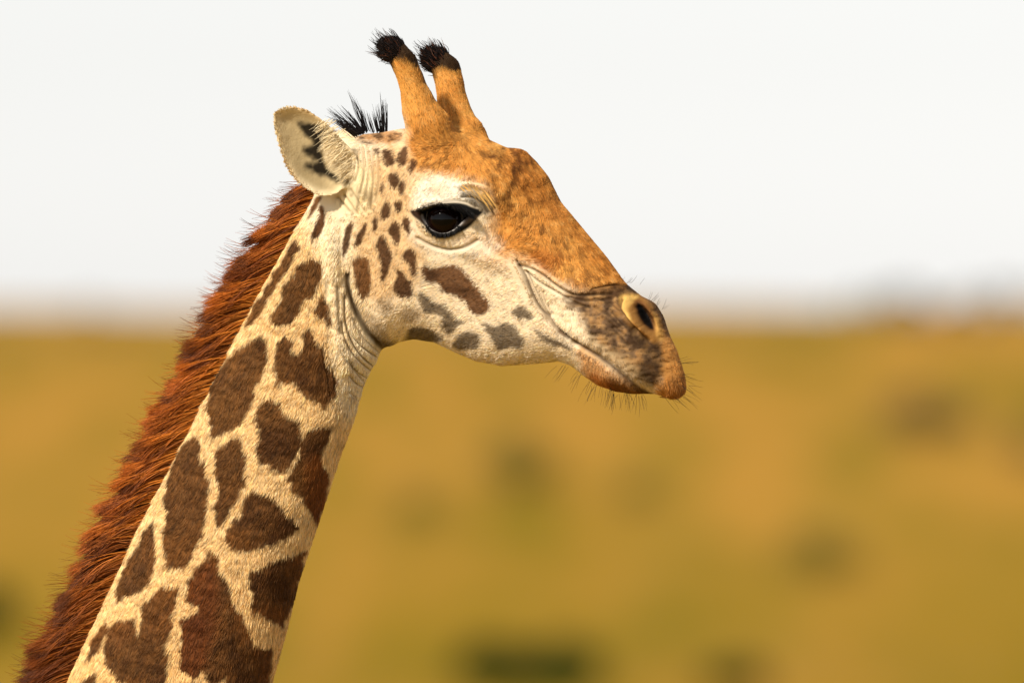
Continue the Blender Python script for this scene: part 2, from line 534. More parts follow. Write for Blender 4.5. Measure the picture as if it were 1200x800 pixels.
# muzzle
mz = region([(662, 345), (700, 338), (735, 334), (768, 350), (788, 385), (786, 430), (772, 445), (752, 446), (728, 428), (704, 408), (690, 392), (678, 368)], 9, 5)
mixc(mz * 0.92, lin(96, 64, 32))
mixc(mz * smooth(0.0, 0.22, nzA) * 0.7, lin(164, 120, 70))
nzM = fbm(Ug / 7 + 3, Vg / 2.6, 3) - 0.5
mixc(mz * smooth(0.02, 0.2, nzM) * 0.5, lin(178, 138, 88))
mixc(mz * smooth(0.05, -0.20, nzA) * 0.7, lin(48, 28, 14))
mixc(region([(690, 395), (715, 410), (745, 425), (755, 445), (735, 436), (705, 415)], 8, 4) * 0.55, lin(190, 160, 115))
mixc(region([(745, 425), (768, 420), (778, 436), (766, 450), (750, 444)], 7, 4) * 0.8, lin(48, 30, 15))
mixc(region([(738, 384), (752, 396), (768, 402), (772, 418), (758, 416), (742, 404)], 6, 4) * 0.7, lin(50, 32, 16))
mixc(region([(700, 336), (735, 333), (752, 345), (728, 346), (705, 346)], 5, 4) * 0.6, lin(64, 42, 24))
mixc(region([(772, 384), (784, 386), (800, 420), (812, 460), (792, 474), (762, 462), (772, 442), (776, 414)], 6, 3), lin(196, 138, 72))
mixc(region([(786, 440), (806, 450), (796, 470), (775, 466)], 8, 3) * 0.4, lin(160, 98, 50))
mixc(region([(760, 348), (772, 360), (784, 392), (776, 392), (766, 372), (756, 354)], 5, 3) * 0.75, lin(92, 66, 42))
mixc(region([(726, 350), (738, 345), (752, 348), (764, 362), (774, 382), (774, 398), (764, 400), (750, 392), (737, 382), (728, 368)], 4, 2) * 0.8, lin(168, 118, 58))
mixc(region([(725, 350), (734, 345), (746, 347), (740, 354), (734, 362), (738, 376), (730, 370)], 3, 1) * 0.85, lin(224, 180, 100))
mixc(region([(764, 366), (772, 378), (776, 396), (770, 398), (766, 384)], 3, 1) * 0.7, lin(214, 164, 88))
mixc(region([(742, 353), (751, 352), (763, 367), (766, 387), (758, 386), (746, 371)], 3) * 0.9, lin(96, 60, 30))
mixc(region([(745, 356), (752, 359), (761, 373), (764, 386), (756, 382), (747, 369)], 1.8), lin(14, 9, 7))
# lower lip and mouth
mixc(region([(678, 406), (700, 420), (728, 440), (757, 460), (738, 470), (706, 462), (684, 442)], 6, 4) * 0.8, lin(196, 140, 72))
mixc(region([(690, 432), (712, 444), (722, 458), (700, 456)], 6, 5) * 0.6, lin(176, 98, 34))
mixc(region([(712, 440), (740, 452), (757, 460), (738, 470), (714, 462)], 6, 3) * 0.8, lin(96, 48, 20))
def lines(pts, width, col, a=1.0):
    p = smoothpts(pts, 5)
    i0, i1 = int(max(p[:, 0].min() - 15, 0)), int(min(p[:, 0].max() + 15, MU)); j0, j1 = int(max(p[:, 1].min() - 15, 0)), int(min(p[:, 1].max() + 15, MV))
    sl = (slice(i0, i1), slice(j0, j1))
    d = np.full((MU, MV), 1e3, np.float32); d[sl] = line_dist(Ug[sl], Vg[sl], p) + 1.5 * nzA[sl]
    mixc(np.exp(-(np.maximum(d, 0) / width) ** 2) * a, col)
lines([(655, 388), (675, 400), (700, 416), (722, 433), (742, 450), (757, 460)], 3.2, lin(60, 36, 18), 0.85)
lines([(618, 330), (628, 352), (645, 378), (660, 392)], 2.4, lin(120, 86, 54), 0.45)

# brown patches of the neck
neck_p = [
    Z(240, 220, 4, [(440, 220), (455, 260), (430, 320), (380, 390), (340, 450), (310, 530), (270, 590), (215, 630), (225, 580), (280, 490), (340, 390), (400, 290)]),
    Z(240, 220, 4, [(510, 310), (550, 320), (552, 390), (520, 470), (460, 540), (430, 600), (360, 632), (330, 615), (330, 570), (365, 520), (390, 450), (420, 400), (450, 350)]),
    Z(240, 220, 4, [(545, 45), (515, 120), (485, 145), (500, 95), (528, 45)]),
    Z(240, 220, 4, [(545, 90), (572, 120), (556, 205), (505, 248), (525, 180)]),
    Z(240, 220, 4, [(550, 480), (575, 540), (600, 620), (604, 660), (570, 600), (530, 555)]),
    [(300, 391), (312.5, 385), (316, 395), (315, 410), (312, 430), (302, 457), (292, 480), (285, 494), (267, 500), (252, 507), (250, 492), (247, 472), (250, 450), (260, 427), (267, 419), (282, 405)],
    [(326, 405), (327.5, 395), (336, 390), (346, 395), (347, 406), (355, 409), (360, 400), (359, 385), (362.5, 376), (370, 385), (380, 402), (385, 417), (387, 427), (396, 445), (395, 457), (382, 470),
     (372, 460), (357, 452), (346, 441), (337, 442), (330, 446), (325, 444), (330, 432), (325, 425)],
    Z(280, 400, 4, [(155, 245), (205, 265), (215, 305), (260, 335), (300, 360), (305, 450), (270, 530), (210, 585), (170, 560), (110, 555), (105, 470), (125, 390), (95, 350), (110, 295)]),
    Z(280, 400, 4, [(350, 390), (400, 375), (450, 375), (430, 430), (385, 520), (420, 590), (415, 680), (385, 790), (368, 835), (345, 780), (330, 740), (310, 690), (270, 670), (250, 620), (270, 560), (310, 470), (330, 420)]),
    Z(280, 400, 4, [(535, 395), (520, 480), (470, 590), (490, 500), (515, 420)]),
    [(232, 504), (239, 515), (236, 527), (240, 540), (244, 530), (247, 552), (247, 575), (245, 600), (241, 620), (231, 641), (219, 661), (210, 657), (200, 654), (198, 630), (200, 600), (199, 575), (202, 550), (212, 527), (224, 510)],
    [(284, 506), (287, 515), (290, 527), (292, 545), (290, 562), (280, 582), (268, 602), (260, 611), (258, 595), (259, 580), (262, 560), (258, 545), (259, 527), (265, 515), (275, 509)],
    [(301, 567), (322, 577), (334, 585), (340, 597), (354, 611), (340, 621), (320, 632), (307, 631), (292, 639), (277, 636), (269, 627), (267, 619), (282, 602), (285, 597), (292, 577)],
    Z(200, 600, 4, [(630, 160), (618, 230), (592, 300), (590, 370), (545, 460), (520, 500), (460, 470), (400, 435), (395, 360), (375, 290), (385, 250), (450, 225), (520, 190)]),
    Z(200, 600, 4, [(210, 165), (240, 185), (250, 260), (290, 310), (310, 390), (350, 470), (380, 530), (390, 590), (480, 610), (475, 700), (450, 800), (440, 850), (330, 850), (280, 790), (270, 740), (240, 770),
                    (200, 790), (190, 720), (160, 715), (120, 750), (70, 700), (65, 600), (75, 470), (120, 455), (160, 445), (155, 410), (110, 390), (100, 330), (115, 290), (160, 220)]),
    Z(20, 600, 4, [(655, 30), (668, 150), (665, 230), (640, 300), (580, 360), (520, 370), (480, 410), (490, 340), (520, 250), (580, 140), (620, 60)]),
    Z(20, 600, 4, [(770, 325), (755, 420), (730, 520), (720, 600), (725, 680), (720, 760), (690, 800), (540, 800), (530, 750), (500, 780), (490, 730), (430, 680), (425, 600), (450, 520), (500, 480), (570, 470),
                   (577, 560), (595, 550), (605, 480), (610, 400), (660, 350), (680, 330)]),
    Z(20, 600, 4, [(440, 485), (445, 530), (400, 620), (360, 670), (345, 665), (370, 580), (410, 510)]),
    Z(20, 600, 4, [(390, 715), (400, 800), (300, 830), (280, 800), (340, 750)]),
]
brown = lin(98, 59, 22); brown_d = lin(66, 37, 14); brown_r = lin(116, 64, 24)
pm = np.zeros((MU, MV), np.float32)
for p in neck_p:
    pm = np.maximum(pm, region(p, 1.8, 4.0, sm=False, grow=0.6))
# deeper rows follow the same coat
seeds = np.array([(i * 74 + (j % 2) * 37 + 22 * math.sin(3.1 * i + 1.7 * j), 846 + j * 74 + 18 * math.cos(2.3 * i + j)) for i in range(-1, 12) for j in range(0, 3)], np.float32)
def voro_edge(U, V, sd):
    d = np.sort(np.stack([np.hypot(U - a, V - b) for a, b in sd], -1), -1)
    return d[..., 1] - d[..., 0]
lowz = (slice(0, MU), slice(800, MV))
ve = voro_edge(Ug[lowz] + 14 * nzA[lowz], Vg[lowz] + 14 * nzA[lowz], seeds)
pm[lowz] = np.maximum(pm[lowz] * 1.0, smooth(14, 19, ve) * smooth(806, 812, Vg[lowz]))
mixc(pm * 0.97, brown)
mixc(pm * smooth(-0.02, 0.22, nzB + 0.3 * nzA) * 0.65, brown_d)
mixc(pm * smooth(480, 760, Vg) * smooth(0.10, -0.25, nzB) * 0.6, brown_r)
mixc(pm * smooth(0.0, -0.25, nzB + 0.2 * nzA) * 0.4, lin(124, 82, 38))
mixc(pm * region([(215, 690), (250, 650), (262, 700), (240, 780), (210, 770)], 10, 4) * 0.45, lin(104, 44, 14))
mixc(pm * region([(365, 530), (390, 540), (385, 600), (365, 610)], 8, 4) * 0.45, lin(140, 76, 28))
# patches of the head
k6 = lambda *p: Z(400, 150, 4, p)
k7 = lambda *p: Z(480, 260, 4, p)
head_dark = [k6((205, 100), (250, 110), (258, 160), (235, 178), (208, 160)), k6((290, 95), (315, 95), (312, 160), (295, 182), (272, 150)), k6((335, 150), (358, 165), (335, 215), (325, 190)),
             k6((240, 205), (278, 225), (270, 270), (245, 278), (230, 235)), k6((290, 245), (310, 260), (290, 310), (275, 290)), k6((200, 255), (210, 290), (195, 305), (188, 280)),
             k6((258, 345), (285, 350), (285, 385), (262, 380)), k6((215, 340), (238, 365), (225, 420), (195, 430), (190, 390)), k6((160, 405), (178, 420), (175, 470), (158, 482), (150, 450)),
             k6((245, 435), (280, 460), (280, 520), (262, 540), (230, 490)), k6((310, 420), (328, 440), (325, 500), (305, 480), (295, 440)),
             k6((190, 500), (215, 520), (245, 590), (240, 620), (205, 720), (190, 700), (195, 630), (170, 570), (172, 530)), k6((320, 560), (355, 600), (365, 690), (340, 685), (320, 640), (290, 605)),
             k6((275, 655), (330, 715), (345, 760), (325, 790), (270, 780), (250, 740), (265, 690)), k6((115, 445), (125, 470), (95, 540), (72, 545), (85, 490)),
             k6((40, 450), (60, 450), (40, 540), (20, 605), (5, 590), (20, 500)), k6((170, 90), (190, 110), (180, 135), (168, 110))]
head_mid = [k6((60, 620), (120, 600), (138, 650), (145, 760), (110, 785), (85, 740), (70, 680)),
            k7((75, 200), (110, 215), (180, 205), (240, 215), (285, 260), (310, 285), (340, 330), (385, 385), (370, 420), (310, 430), (280, 400), (265, 375), (240, 345), (200, 335), (165, 330), (150, 290), (120, 275), (110, 290), (80, 265), (70, 230))]
head_grey = [k7((60, 335), (95, 345), (115, 370), (160, 385), (200, 420), (230, 450), (275, 465), (240, 490), (190, 520), (155, 480), (160, 440), (110, 430), (65, 405), (55, 370)),
             k7((500, 405), (530, 400), (590, 440), (560, 455), (520, 450), (490, 430)),
             k7((355, 475), (400, 490), (460, 475), (510, 500), (540, 560), (530, 590), (480, 590), (430, 600), (410, 570), (380, 530)),
             k7((265, 520), (330, 525), (335, 580), (280, 600), (225, 590), (215, 560)), k7((0, 500), (60, 490), (120, 510), (160, 545), (130, 570), (60, 565), (0, 560)),
             k7((590, 495), (650, 530), (760, 580), (740, 592), (650, 560), (610, 532))]
head_pale = [Z(380, 320, 5, p) for p in ([(340, 150), (400, 150), (410, 200), (370, 240), (325, 220)], [(480, 200), (560, 215), (570, 250), (520, 290), (470, 260)], [(250, 200), (330, 290), (400, 380), (340, 420), (260, 300)])]
for p in head_dark: mixc(region(p, 1.6, 2.0) * 0.95, lin(76, 45, 22))
for p in head_mid: mixc(region(p, 2.0, 2.6) * 0.95, lin(104, 64, 30))
mixc(region(k7((75, 200), (110, 215), (150, 230), (140, 275), (110, 290), (80, 265)), 4) * 0.7, lin(66, 42, 24))
mixc(region(k7((160, 300), (230, 300), (310, 320), (290, 345), (240, 345), (170, 330)), 4) * 0.6, lin(66, 40, 20))
for p in head_grey: mixc(region(p, 2.6, 3.0) * 0.85, lin(82, 64, 44))
for p in head_pale: mixc(region(p, 5, 3) * 0.5, lin(120, 92, 58))
# poll
mixc(region([(418, 160), (432, 152), (465, 152), (470, 166), (440, 168)], 4, 3) * 0.8, lin(170, 116, 58))
mixc(region([(418, 160), (432, 152), (470, 156), (470, 168), (440, 172)], 4, 3) * smooth(0.0, 0.14, fbm(Ug / 7, Vg / 4, 2) - 0.5) * 0.8, lin(70, 44, 24))
# ossicone tips
tip = np.maximum(region([(440, 40), (470, 40), (490, 62), (492, 82), (480, 78), (462, 74), (462, 98), (440, 92)], 4, 3),
                 region([(496, 50), (520, 50), (540, 66), (543, 86), (525, 84), (512, 84), (508, 104), (494, 94)], 4, 3))
mixc(tip * 0.96, lin(30, 20, 16))
# ear inside
ear_black = Z(310, 100, 5, [(210, 235), (270, 235), (330, 240), (375, 250), (365, 300), (325, 335), (335, 400), (355, 470), (400, 520), (490, 550), (485, 580), (430, 565), (370, 525), (320, 520), (250, 492), (255, 470), (320, 458), (290, 425), (240, 402), (235, 375), (290, 368), (300, 325), (240, 285)])
ear_in = region(Z(310, 100, 5, [(95, 230), (110, 180), (180, 165), (260, 175), (340, 220), (380, 260), (360, 400), (400, 520), (470, 560), (400, 620), (300, 600), (200, 520), (140, 400)]), 5)
mixc(ear_in * 0.8, lin(186, 164, 122))
mixc(ear_in * smooth(0.0, 0.2, nzB) * 0.4, lin(150, 130, 92))
mixc(region(ear_black, 4.0, 3.5, grow=1.5) * 0.97, lin(20, 16, 13))
mixc(region(Z(310, 100, 5, [(380, 225), (440, 290), (500, 350), (545, 430), (530, 520), (480, 545), (420, 490), (360, 420), (370, 320)]), 4) * 0.8, lin(232, 214, 178))
mixc(region(Z(310, 100, 5, [(420, 660), (520, 620), (650, 640), (640, 720), (590, 750), (500, 735)]), 8, 4) * smooth(-.1, .15, fbm(Ug / 4, Vg / 14, 2) - .5) * 0.6, lin(110, 84, 50))
# jaw line and throat creases: shade along the jaw angle painted in dark brown
mixc(region(Z(380, 320, 5, [(125, 0), (150, 0), (165, 100), (215, 220), (290, 340), (400, 400), (440, 390), (380, 450), (330, 440), (250, 350), (185, 230), (135, 110)]), 4, 3) * 0.8, lin(84, 64, 40))
# eyelids: bare black skin
lid = region(Z(480, 220, 10, [(20, 265), (150, 262), (250, 232), (380, 196), (520, 188), (640, 200), (730, 235), (860, 290), (800, 365), (690, 485), (570, 550), (480, 592), (370, 606), (280, 570), (200, 480), (110, 390), (40, 330)]), 1.6)
mixc(lid, lin(9, 7, 7))
mixc(region(Z(480, 220, 10, [(40, 290), (130, 300), (150, 350), (190, 430), (130, 390), (60, 330)]), 2) * 0.6, lin(70, 48, 34))
mixc(region(Z(480, 220, 10, [(640, 360), (760, 340), (790, 360), (690, 430), (620, 450)]), 2) * 0.6, lin(110, 96, 88))
lines(Z(480, 220, 10, [(152, 335), (200, 425), (260, 488), (350, 522), (440, 527), (530, 497), (590, 448), (640, 400)]), 1.3, lin(176, 168, 164), 0.9)
bald = lid.copy()
bald = np.maximum(bald, region([(742, 353), (752, 352), (764, 368), (768, 388), (756, 387), (745, 371)], 2))
bald = np.maximum(bald, region(ear_black, 2))
bald = np.maximum(bald, ear_in * 0.7)
Cm = np.clip(C, 0.004, 1)

# relief: creases laid over the skin
creases = []
c5 = lambda *p: Z(380, 320, 5, p)
for p, wd, am in [(c5((105, 280), (130, 400), (200, 500), (280, 575)), 1.7, -2.4), (c5((122, 120), (128, 280), (170, 400), (240, 500), (300, 550)), 2.0, -2.6),
                  (c5((150, 330), (220, 420), (310, 490)), 1.6, -2.4), (c5((135, 0), (150, 100), (190, 220), (260, 350), (340, 440)), 3.2, -5.0),
                  (c5((150, 500), (190, 565), (250, 612)), 1.6, -2.4), (c5((150, 590), (190, 640), (240, 672)), 1.6, -2.4), (c5((150, 690), (220, 745)), 1.5, -1.8), (c5((90, 420), (160, 540), (240, 640)), 1.6, -1.8), (c5((170, 260), (240, 380), (330, 470)), 1.5, -1.8),
                  (c5((40, 180), (50, 320)), 3, -1.6), (c5((80, 60), (90, 250), (100, 350)), 3, -1.6), (c5((20, 40), (10, 180)), 3, -1.5)]:
    creases.append((p, wd, am))
m6 = lambda *p: Z(600, 300, 6.667, p)
for p, wd, am in [(m6((40, 40), (100, 150), (150, 270), (210, 390), (280, 470), (350, 560), (440, 640)), 1.9, -3.2), (m6((60, 75), (150, 100), (240, 150), (330, 220), (440, 290), (540, 305), (640, 300), (780, 290)), 1.8, -2.6),
                  (m6((110, 120), (200, 195), (330, 275), (430, 330), (520, 380), (600, 400)), 1.7, -2.2), (m6((440, 320), (560, 350), (680, 340), (780, 330)), 1.6, -1.6),
                  (m6((620, 255), (700, 235), (800, 220), (900, 240), (1000, 290)), 1.7, -2.2), (m6((120, 130), (190, 270), (250, 400), (290, 460)), 1.6, -2.0), (m6((240, 280), (270, 380), (310, 460)), 1.5, -1.5),
                  (m6((160, 90), (250, 140), (350, 210), (450, 270)), 2.2, 1.6), (m6((30, 80), (90, 200), (140, 300)), 2.0, 1.5),
                  (m6((900, 700), (840, 640), (780, 560)), 1.8, -2.0), (m6((860, 330), (830, 400), (870, 480), (960, 580), (1060, 660)), 2.0, -2.6), (m6((640, 330), (760, 365), (830, 420)), 1.5, -1.8), (m6((640, 400), (760, 470), (860, 560)), 1.6, -1.8), (m6((900, 250), (1000, 300), (1080, 350)), 1.6, -1.8), (m6((700, 480), (800, 560), (880, 620)), 1.8, -1.6), (m6((780, 440), (880, 540), (960, 600)), 2.2, -2.0)]:
    creases.append((p, wd, am))
e10 = lambda *p: Z(480, 220, 10, p)
for p, wd, am in [(e10((100, 600), (300, 700), (480, 735), (650, 705), (800, 620)), 2.6, -1.8), (e10((600, 40), (720, 20), (850, 60), (950, 160), (1000, 260)), 1.7, -2.0),
                  (e10((620, 120), (740, 120), (860, 200), (930, 300)), 2.0, -2.2), (e10((560, 0), (720, -30), (900, 20), (1010, 160)), 1.7, 1.5), (e10((150, 240), (300, 200), (500, 165), (650, 175), (780, 235)), 2.2, -1.6)]:
    creases.append((p, wd, am))
creases += [([(390, 250), (391, 300), (394, 350), (400, 400), (406, 430)], 7, 4.5), ([(378, 250), (376, 300), (380, 345)], 4, -2.0),
            ([(402, 262), (401, 310), (403, 335)], 3.5, -2.0), ([(384, 398), (390, 425), (394, 455)], 1.6, -1.8), ([(379, 405), (384, 435), (388, 462)], 1.5, -1.5)]
r5 = lambda *p: Z(310, 100, 5, p)
for p in [r5((545, 370), (560, 480), (535, 570)), r5((575, 360), (590, 500), (565, 640)), r5((605, 365), (622, 520), (600, 690)), r5((635, 380), (655, 540), (625, 730)), r5((665, 430), (680, 560), (655, 690)),
          r5((430, 660), (500, 745)), r5((475, 645), (545, 755)), r5((515, 620), (590, 745)), r5((660, 340), (560, 335), (490, 345))]:
    j_ = rng.normal(0, 0.7, (len(p), 2)); p = [(x + a, y + b) for (x, y), (a, b) in zip(p, j_)]
    creases.append((p, 1.3 + 0.7 * rng.random(), -1.0 - 0.9 * rng.random()))
D = np.zeros((MU, MV), np.float32); shear = np.zeros((MU, MV), np.float32)
for p, wd, am in creases:
    q = smoothpts(p, 5)
    i0, i1 = int(max(q[:, 0].min() - 15, 0)), int(min(q[:, 0].max() + 15, MU)); j0, j1 = int(max(q[:, 1].min() - 15, 0)), int(min(q[:, 1].max() + 15, MV))
    sl = (slice(i0, i1), slice(j0, j1))
    d = line_dist(Ug[sl], Vg[sl], q)
    along = np.exp(-(d / wd) ** 2) * am * (1.35 if wd < 3.3 else 1.0)
    shear[sl] = np.maximum(shear[sl], np.exp(-(d / (wd * 1.8)) ** 2) * min(1, abs(am) / 2.4) * (wd < 3.3))
    D[sl] += along
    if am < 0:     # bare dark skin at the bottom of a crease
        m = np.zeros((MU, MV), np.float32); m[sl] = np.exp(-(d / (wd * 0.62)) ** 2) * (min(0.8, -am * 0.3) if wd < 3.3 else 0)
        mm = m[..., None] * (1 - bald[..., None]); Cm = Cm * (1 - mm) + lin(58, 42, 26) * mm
D += (fbm(Ug / 14, Vg / 14, 3) - 0.5) * 1.6 + mz * (fbm(Ug / 9 + 3, Vg / 4.0, 2) - 0.5) * 1.8

def side_uv(P):
    """where a point of the skin lies in the near-side coat map (the far side mirrors it)"""
    u, v, w = P[:, 0], P[:, 1], P[:, 2]
    a, c = w2l(u, w)
    um, _ = l2w(a, -np.abs(c))
    hz = smooth(400, 470, u - np.clip(v - 380, 0, 200) * 0.6)
    hz = hz * smooth(148, 170, v)
    return np.where(w > 0, u * (1 - hz) + um * hz, np.where((c > 0), u * (1 - hz) + um * hz, u)), v
su, sv = side_uv(PF)
NF_ = vnormals(PF, QF)
if ((NF_ * (PF - PF.mean(0))).sum(1) > 0).mean() < 0.5:
    QF = QF[:, ::-1]; NF_ = -NF_
disp = bil(D, su, sv)
facing = np.clip(np.abs(NF_[:, 2]) * 2.2, 0, 1)
PF = PF + NF_ * (disp * facing)[:, None]
NF_ = vnormals(PF, QF)
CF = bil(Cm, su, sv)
# the back of the near ear is plain cream
eb = (PF[:, 0] < 412) & (PF[:, 1] < 232) & (PF[:, 2] < -55) & (NF_[:, 2] > 0.1)
CF[eb] = lin(214, 178, 124)

# ---- rest of the body, below the picture
def f_body(u, v, w):
    f = f_neck(u, v, w) + 3.5 * smooth(960, 900, v)
    f = smax(f, 880 - v, 6); f = smax(f, v - 1180, 40)
    w8 = w / 0.80
    tor = cone_chain(u, v, w8, [((60, 1260, 0), 205), ((-180, 1330, 0), 260), ((-440, 1400, 0), 255), ((-660, 1440, 0), 215)], 60)
    f = smin(f, tor, 130)
    for s in (-1, 1):
        f = smin(f, cone_chain(u, v, w, [((40, 1360, s * 120), 110), ((30, 1700, s * 110), 66), ((28, 2130, s * 100), 42), ((22, 2190, s * 100), 46), ((22, 2300, s * 98), 31), ((24, 2690, s * 96), 27), ((26, 2760, s * 96), 36), ((44, 2820, s * 96), 40)], 40), 70)
        f = smin(f, cone_chain(u, v, w, [((-660, 1480, s * 110), 150), ((-640, 1760, s * 108), 84), ((-690, 2080, s * 100), 46), ((-712, 2150, s * 100), 48), ((-700, 2280, s * 98), 31), ((-680, 2690, s * 96), 27), ((-676, 2760, s * 96), 36), ((-658, 2820, s * 96), 40)], 40), 70)
    f = smin(f, cone_chain(u, v, w, [((-850, 1380, 0), 34), ((-895, 1550, 0), 16), ((-900, 1900, 0), 10)], 20), 30)
    GL = 400 + CAM_H / S
    return smax(f, v - GL, 8)
hb = 9.0
ub = np.arange(-960, 380, hb); vb = np.arange(860, 2910, hb); wb = np.arange(-270, 271, hb)
FB = f_body(*np.meshgrid(ub, vb, wb, indexing='ij')).astype(np.float32)
PB, QB = surface_nets(FB, (ub[0], vb[0], wb[0]), hb)
del FB
PB = smooth_mesh(PB, QB, 1, 0.5)
NBn = vnormals(PB, QB)
if ((NBn * (PB - PB.mean(0))).sum(1) > 0).mean() < 0.5: QB = QB[:, ::-1]
sd3 = []
for k in range(420):
    sd3.append(PB[rng.integers(len(PB))])
keep = []
for p in sd3:
    if all(np.sum((p - q) ** 2) > 85 ** 2 for q in keep): keep.append(p)
keep = np.array(keep)
d1 = np.full(len(PB), 1e9); d2 = np.full(len(PB), 1e9)
for q in keep:
    d = np.sqrt(((PB - q) ** 2).sum(1)); lo = np.minimum(d, d1); d2 = np.minimum(d2, np.maximum(d, d1)); d1 = lo
cell = smooth(12, 24, d2 - d1)[:, None]
CB = lin(226, 180, 112) * (1 - cell) + lin(92, 52, 22) * cell
leg = smooth(2300, 2450, PB[:, 1])[:, None]; CB = CB * (1 - leg) + lin(222, 200, 160) * leg
hoof = smooth(2790, 2800, PB[:, 1])[:, None]; CB = CB * (1 - hoof) + lin(52, 40, 30) * hoof

# ================================================================== GIRAFFE: objects
skin_mat = mat_attr('coat_skin', 'coat', 0.7, 0.12, 0.0, (260, 0.35))
hair_mat = mat_attr('coat_hair', 'hcol', 0.55, 0.10)
mane_mat = mat_attr('mane_hair', 'hcol', 0.42, 0.16)

giraffe = bpy.data.objects.new('giraffe', None)
COL.objects.link(giraffe)
giraffe.location = ((-300 - 600) * S, 0, 0)
tag(giraffe, 'tall giraffe with brown patches, red-brown mane and black tipped horns, head in profile', 'giraffe')
bpy.context.view_layer.update()

Vall = np.concatenate([to_world(PF), to_world(PB)])
Qall = np.concatenate([QF, QB + len(PF)])[:, ::-1]
# orientation: u, v down, w away is a left-handed frame once turned into metres
body = mesh_obj('body', Vall, Qall, skin_mat, giraffe)
set_col(body.data, 'coat', np.concatenate([CF, CB]))
me = body.data
# make sure faces look outwards
pn = np.zeros(3 * 2000, np.float32)
import bmesh
chk = 0
for k in range(0, len(QF), max(1, len(QF) // 400)):
    p = me.polygons[k]; n = p.normal
    q = QF[k][0]
    nw = np.array([NF_[q][0], NF_[q][2], -NF_[q][1]])
    chk += np.sign(n.x * nw[0] + n.y * nw[1] + n.z * nw[2])
if chk < 0:
    me.flip_normals()

# ---- eyes
def eyeball(c_sign):
    lat, lon = 40, 60
    ww = np.array(l2w(EYE_A, c_sign * EYE_C))
    cen = np.array([ww[0], EYE_B, ww[1]])
    ax = np.array([0.10, 0.03, c_sign * 1.0]); ax = np.array([ax[0] * CT + ax[2] * ST, ax[1], -ax[0] * ST + ax[2] * CT]); ax /= np.linalg.norm(ax)
    e1 = np.cross(ax, [0, 1, 0]); e1 /= np.linalg.norm(e1); e2 = np.cross(ax, e1)
    V = []; cols = []
    for i in range(lat + 1):
        th = math.pi * i / lat
        rr = EYE_R * (1 + 0.03 * math.exp(-(th / 0.55) ** 2))
        for j in range(lon):
            ph = 2 * math.pi * j / lon
            x, y = math.sin(th) * math.cos(ph), math.sin(th) * math.sin(ph)
            V.append(cen + rr * (ax * math.cos(th) + e1 * x + e2 * y))
            pup = (x / 0.50) ** 2 + (y / 0.26) ** 2
            if pup < 1: c = (0.0015, 0.0012, 0.0015)
            elif th < 0.86: c = (0.006, 0.0022, 0.0016)
            elif th < 0.98: c = (0.004, 0.003, 0.003)
            elif th < 1.12: c = (0.14, 0.12, 0.11)
            else: c = (0.03, 0.02, 0.018)
            cols.append(c)
    Fq = [(i * lon + j, i * lon + (j + 1) % lon, (i + 1) * lon + (j + 1) % lon, (i + 1) * lon + j) for i in range(lat) for j in range(lon)]
    o = mesh_obj('eye', to_world(np.array(V)), Fq, eye_mat, giraffe)
    set_col(o.data, 'eyecol', np.array(cols))
    o['label'] = 'glossy dark eye'
    return cen
eye_mat = mat_attr('eye', 'eyecol', 0.06, 0.16)
eye_c = eyeball(-1)
eyeball(1)

# ---- short coat
flow = np.array([(200, 750, -.35, .94), (350, 700, -.25, .97), (300, 450, -.4, .9), (420, 450, -.25, 1), (400, 330, -.1, 1), (360, 280, -.4, .9), (150, 700, -.4, .9), (230, 500, -.45, .9),
                 (450, 330, -.45, .85), (520, 340, -.95, .3), (600, 400, -.95, .15), (560, 420, -.9, .4), (480, 390, -.6, .8), (650, 420, -.9, .3),
                 (620, 300, -.8, -.1), (650, 280, .45, .85), (620, 220, .5, .85), (700, 310, .6, .8), (570, 190, .5, .7), (590, 260, -.2, .9),
                 (490, 130, -.2, -1), (475, 90, -.35, -1), (535, 120, -.25, -1), (520, 85, -.3, -1), (520, 225, -.3, .3), (530, 300, -.7, .6),
                 (370, 170, -.8, -.45), (345, 150, -.6, -.7), (380, 215, -.7, .3), (430, 215, -.3, .9), (440, 170, -.7, .4), (460, 220, -.5, .8), (460, 280, -.4, .9),
                 (740, 400, .2, .95), (790, 430, .3, .95), (700, 380, -.1, .9), (715, 450, .1, 1.0), (690, 440, -.3, 1)], np.float32)
flow_n = flow[:, 2:] / np.linalg.norm(flow[:, 2:], axis=1, keepdims=True)
def flow_at(u, v):
    out = np.zeros((len(u), 2)); wt = np.zeros(len(u))
    for (x, y), d in zip(flow[:, :2], flow_n):
        k = 1.0 / ((u - x) ** 2 + (v - y) ** 2 + 150) ** 1.6
        out += k[:, None] * d; wt += k
    out /= wt[:, None]
    return out / (np.linalg.norm(out, axis=1, keepdims=True) + 1e-9)
Lmap = np.full((MU, MV), 5.0, np.float32)
Lmap = 11.0 + (5.0 - 11.0) * head_zone
Lmap = np.where(om > 0.5, 5.5, Lmap)
earz = region([(318, 120), (370, 120), (415, 180), (420, 240), (380, 245), (318, 180)], 3)
Lmap = Lmap * (1 - 0.62 * earz)
Lmap = Lmap + (3.0 - Lmap) * mz
Lmap = np.minimum(Lmap, 20 - 18.0 * region([(724, 348), (738, 343), (754, 346), (768, 362), (777, 384), (774, 400), (750, 394), (728, 372)], 5))
Lmap = Lmap * (1 - bald)
Lmap = Lmap * (1 - 0.8 * shear)
Lmap = blur(Lmap, 1, 2)

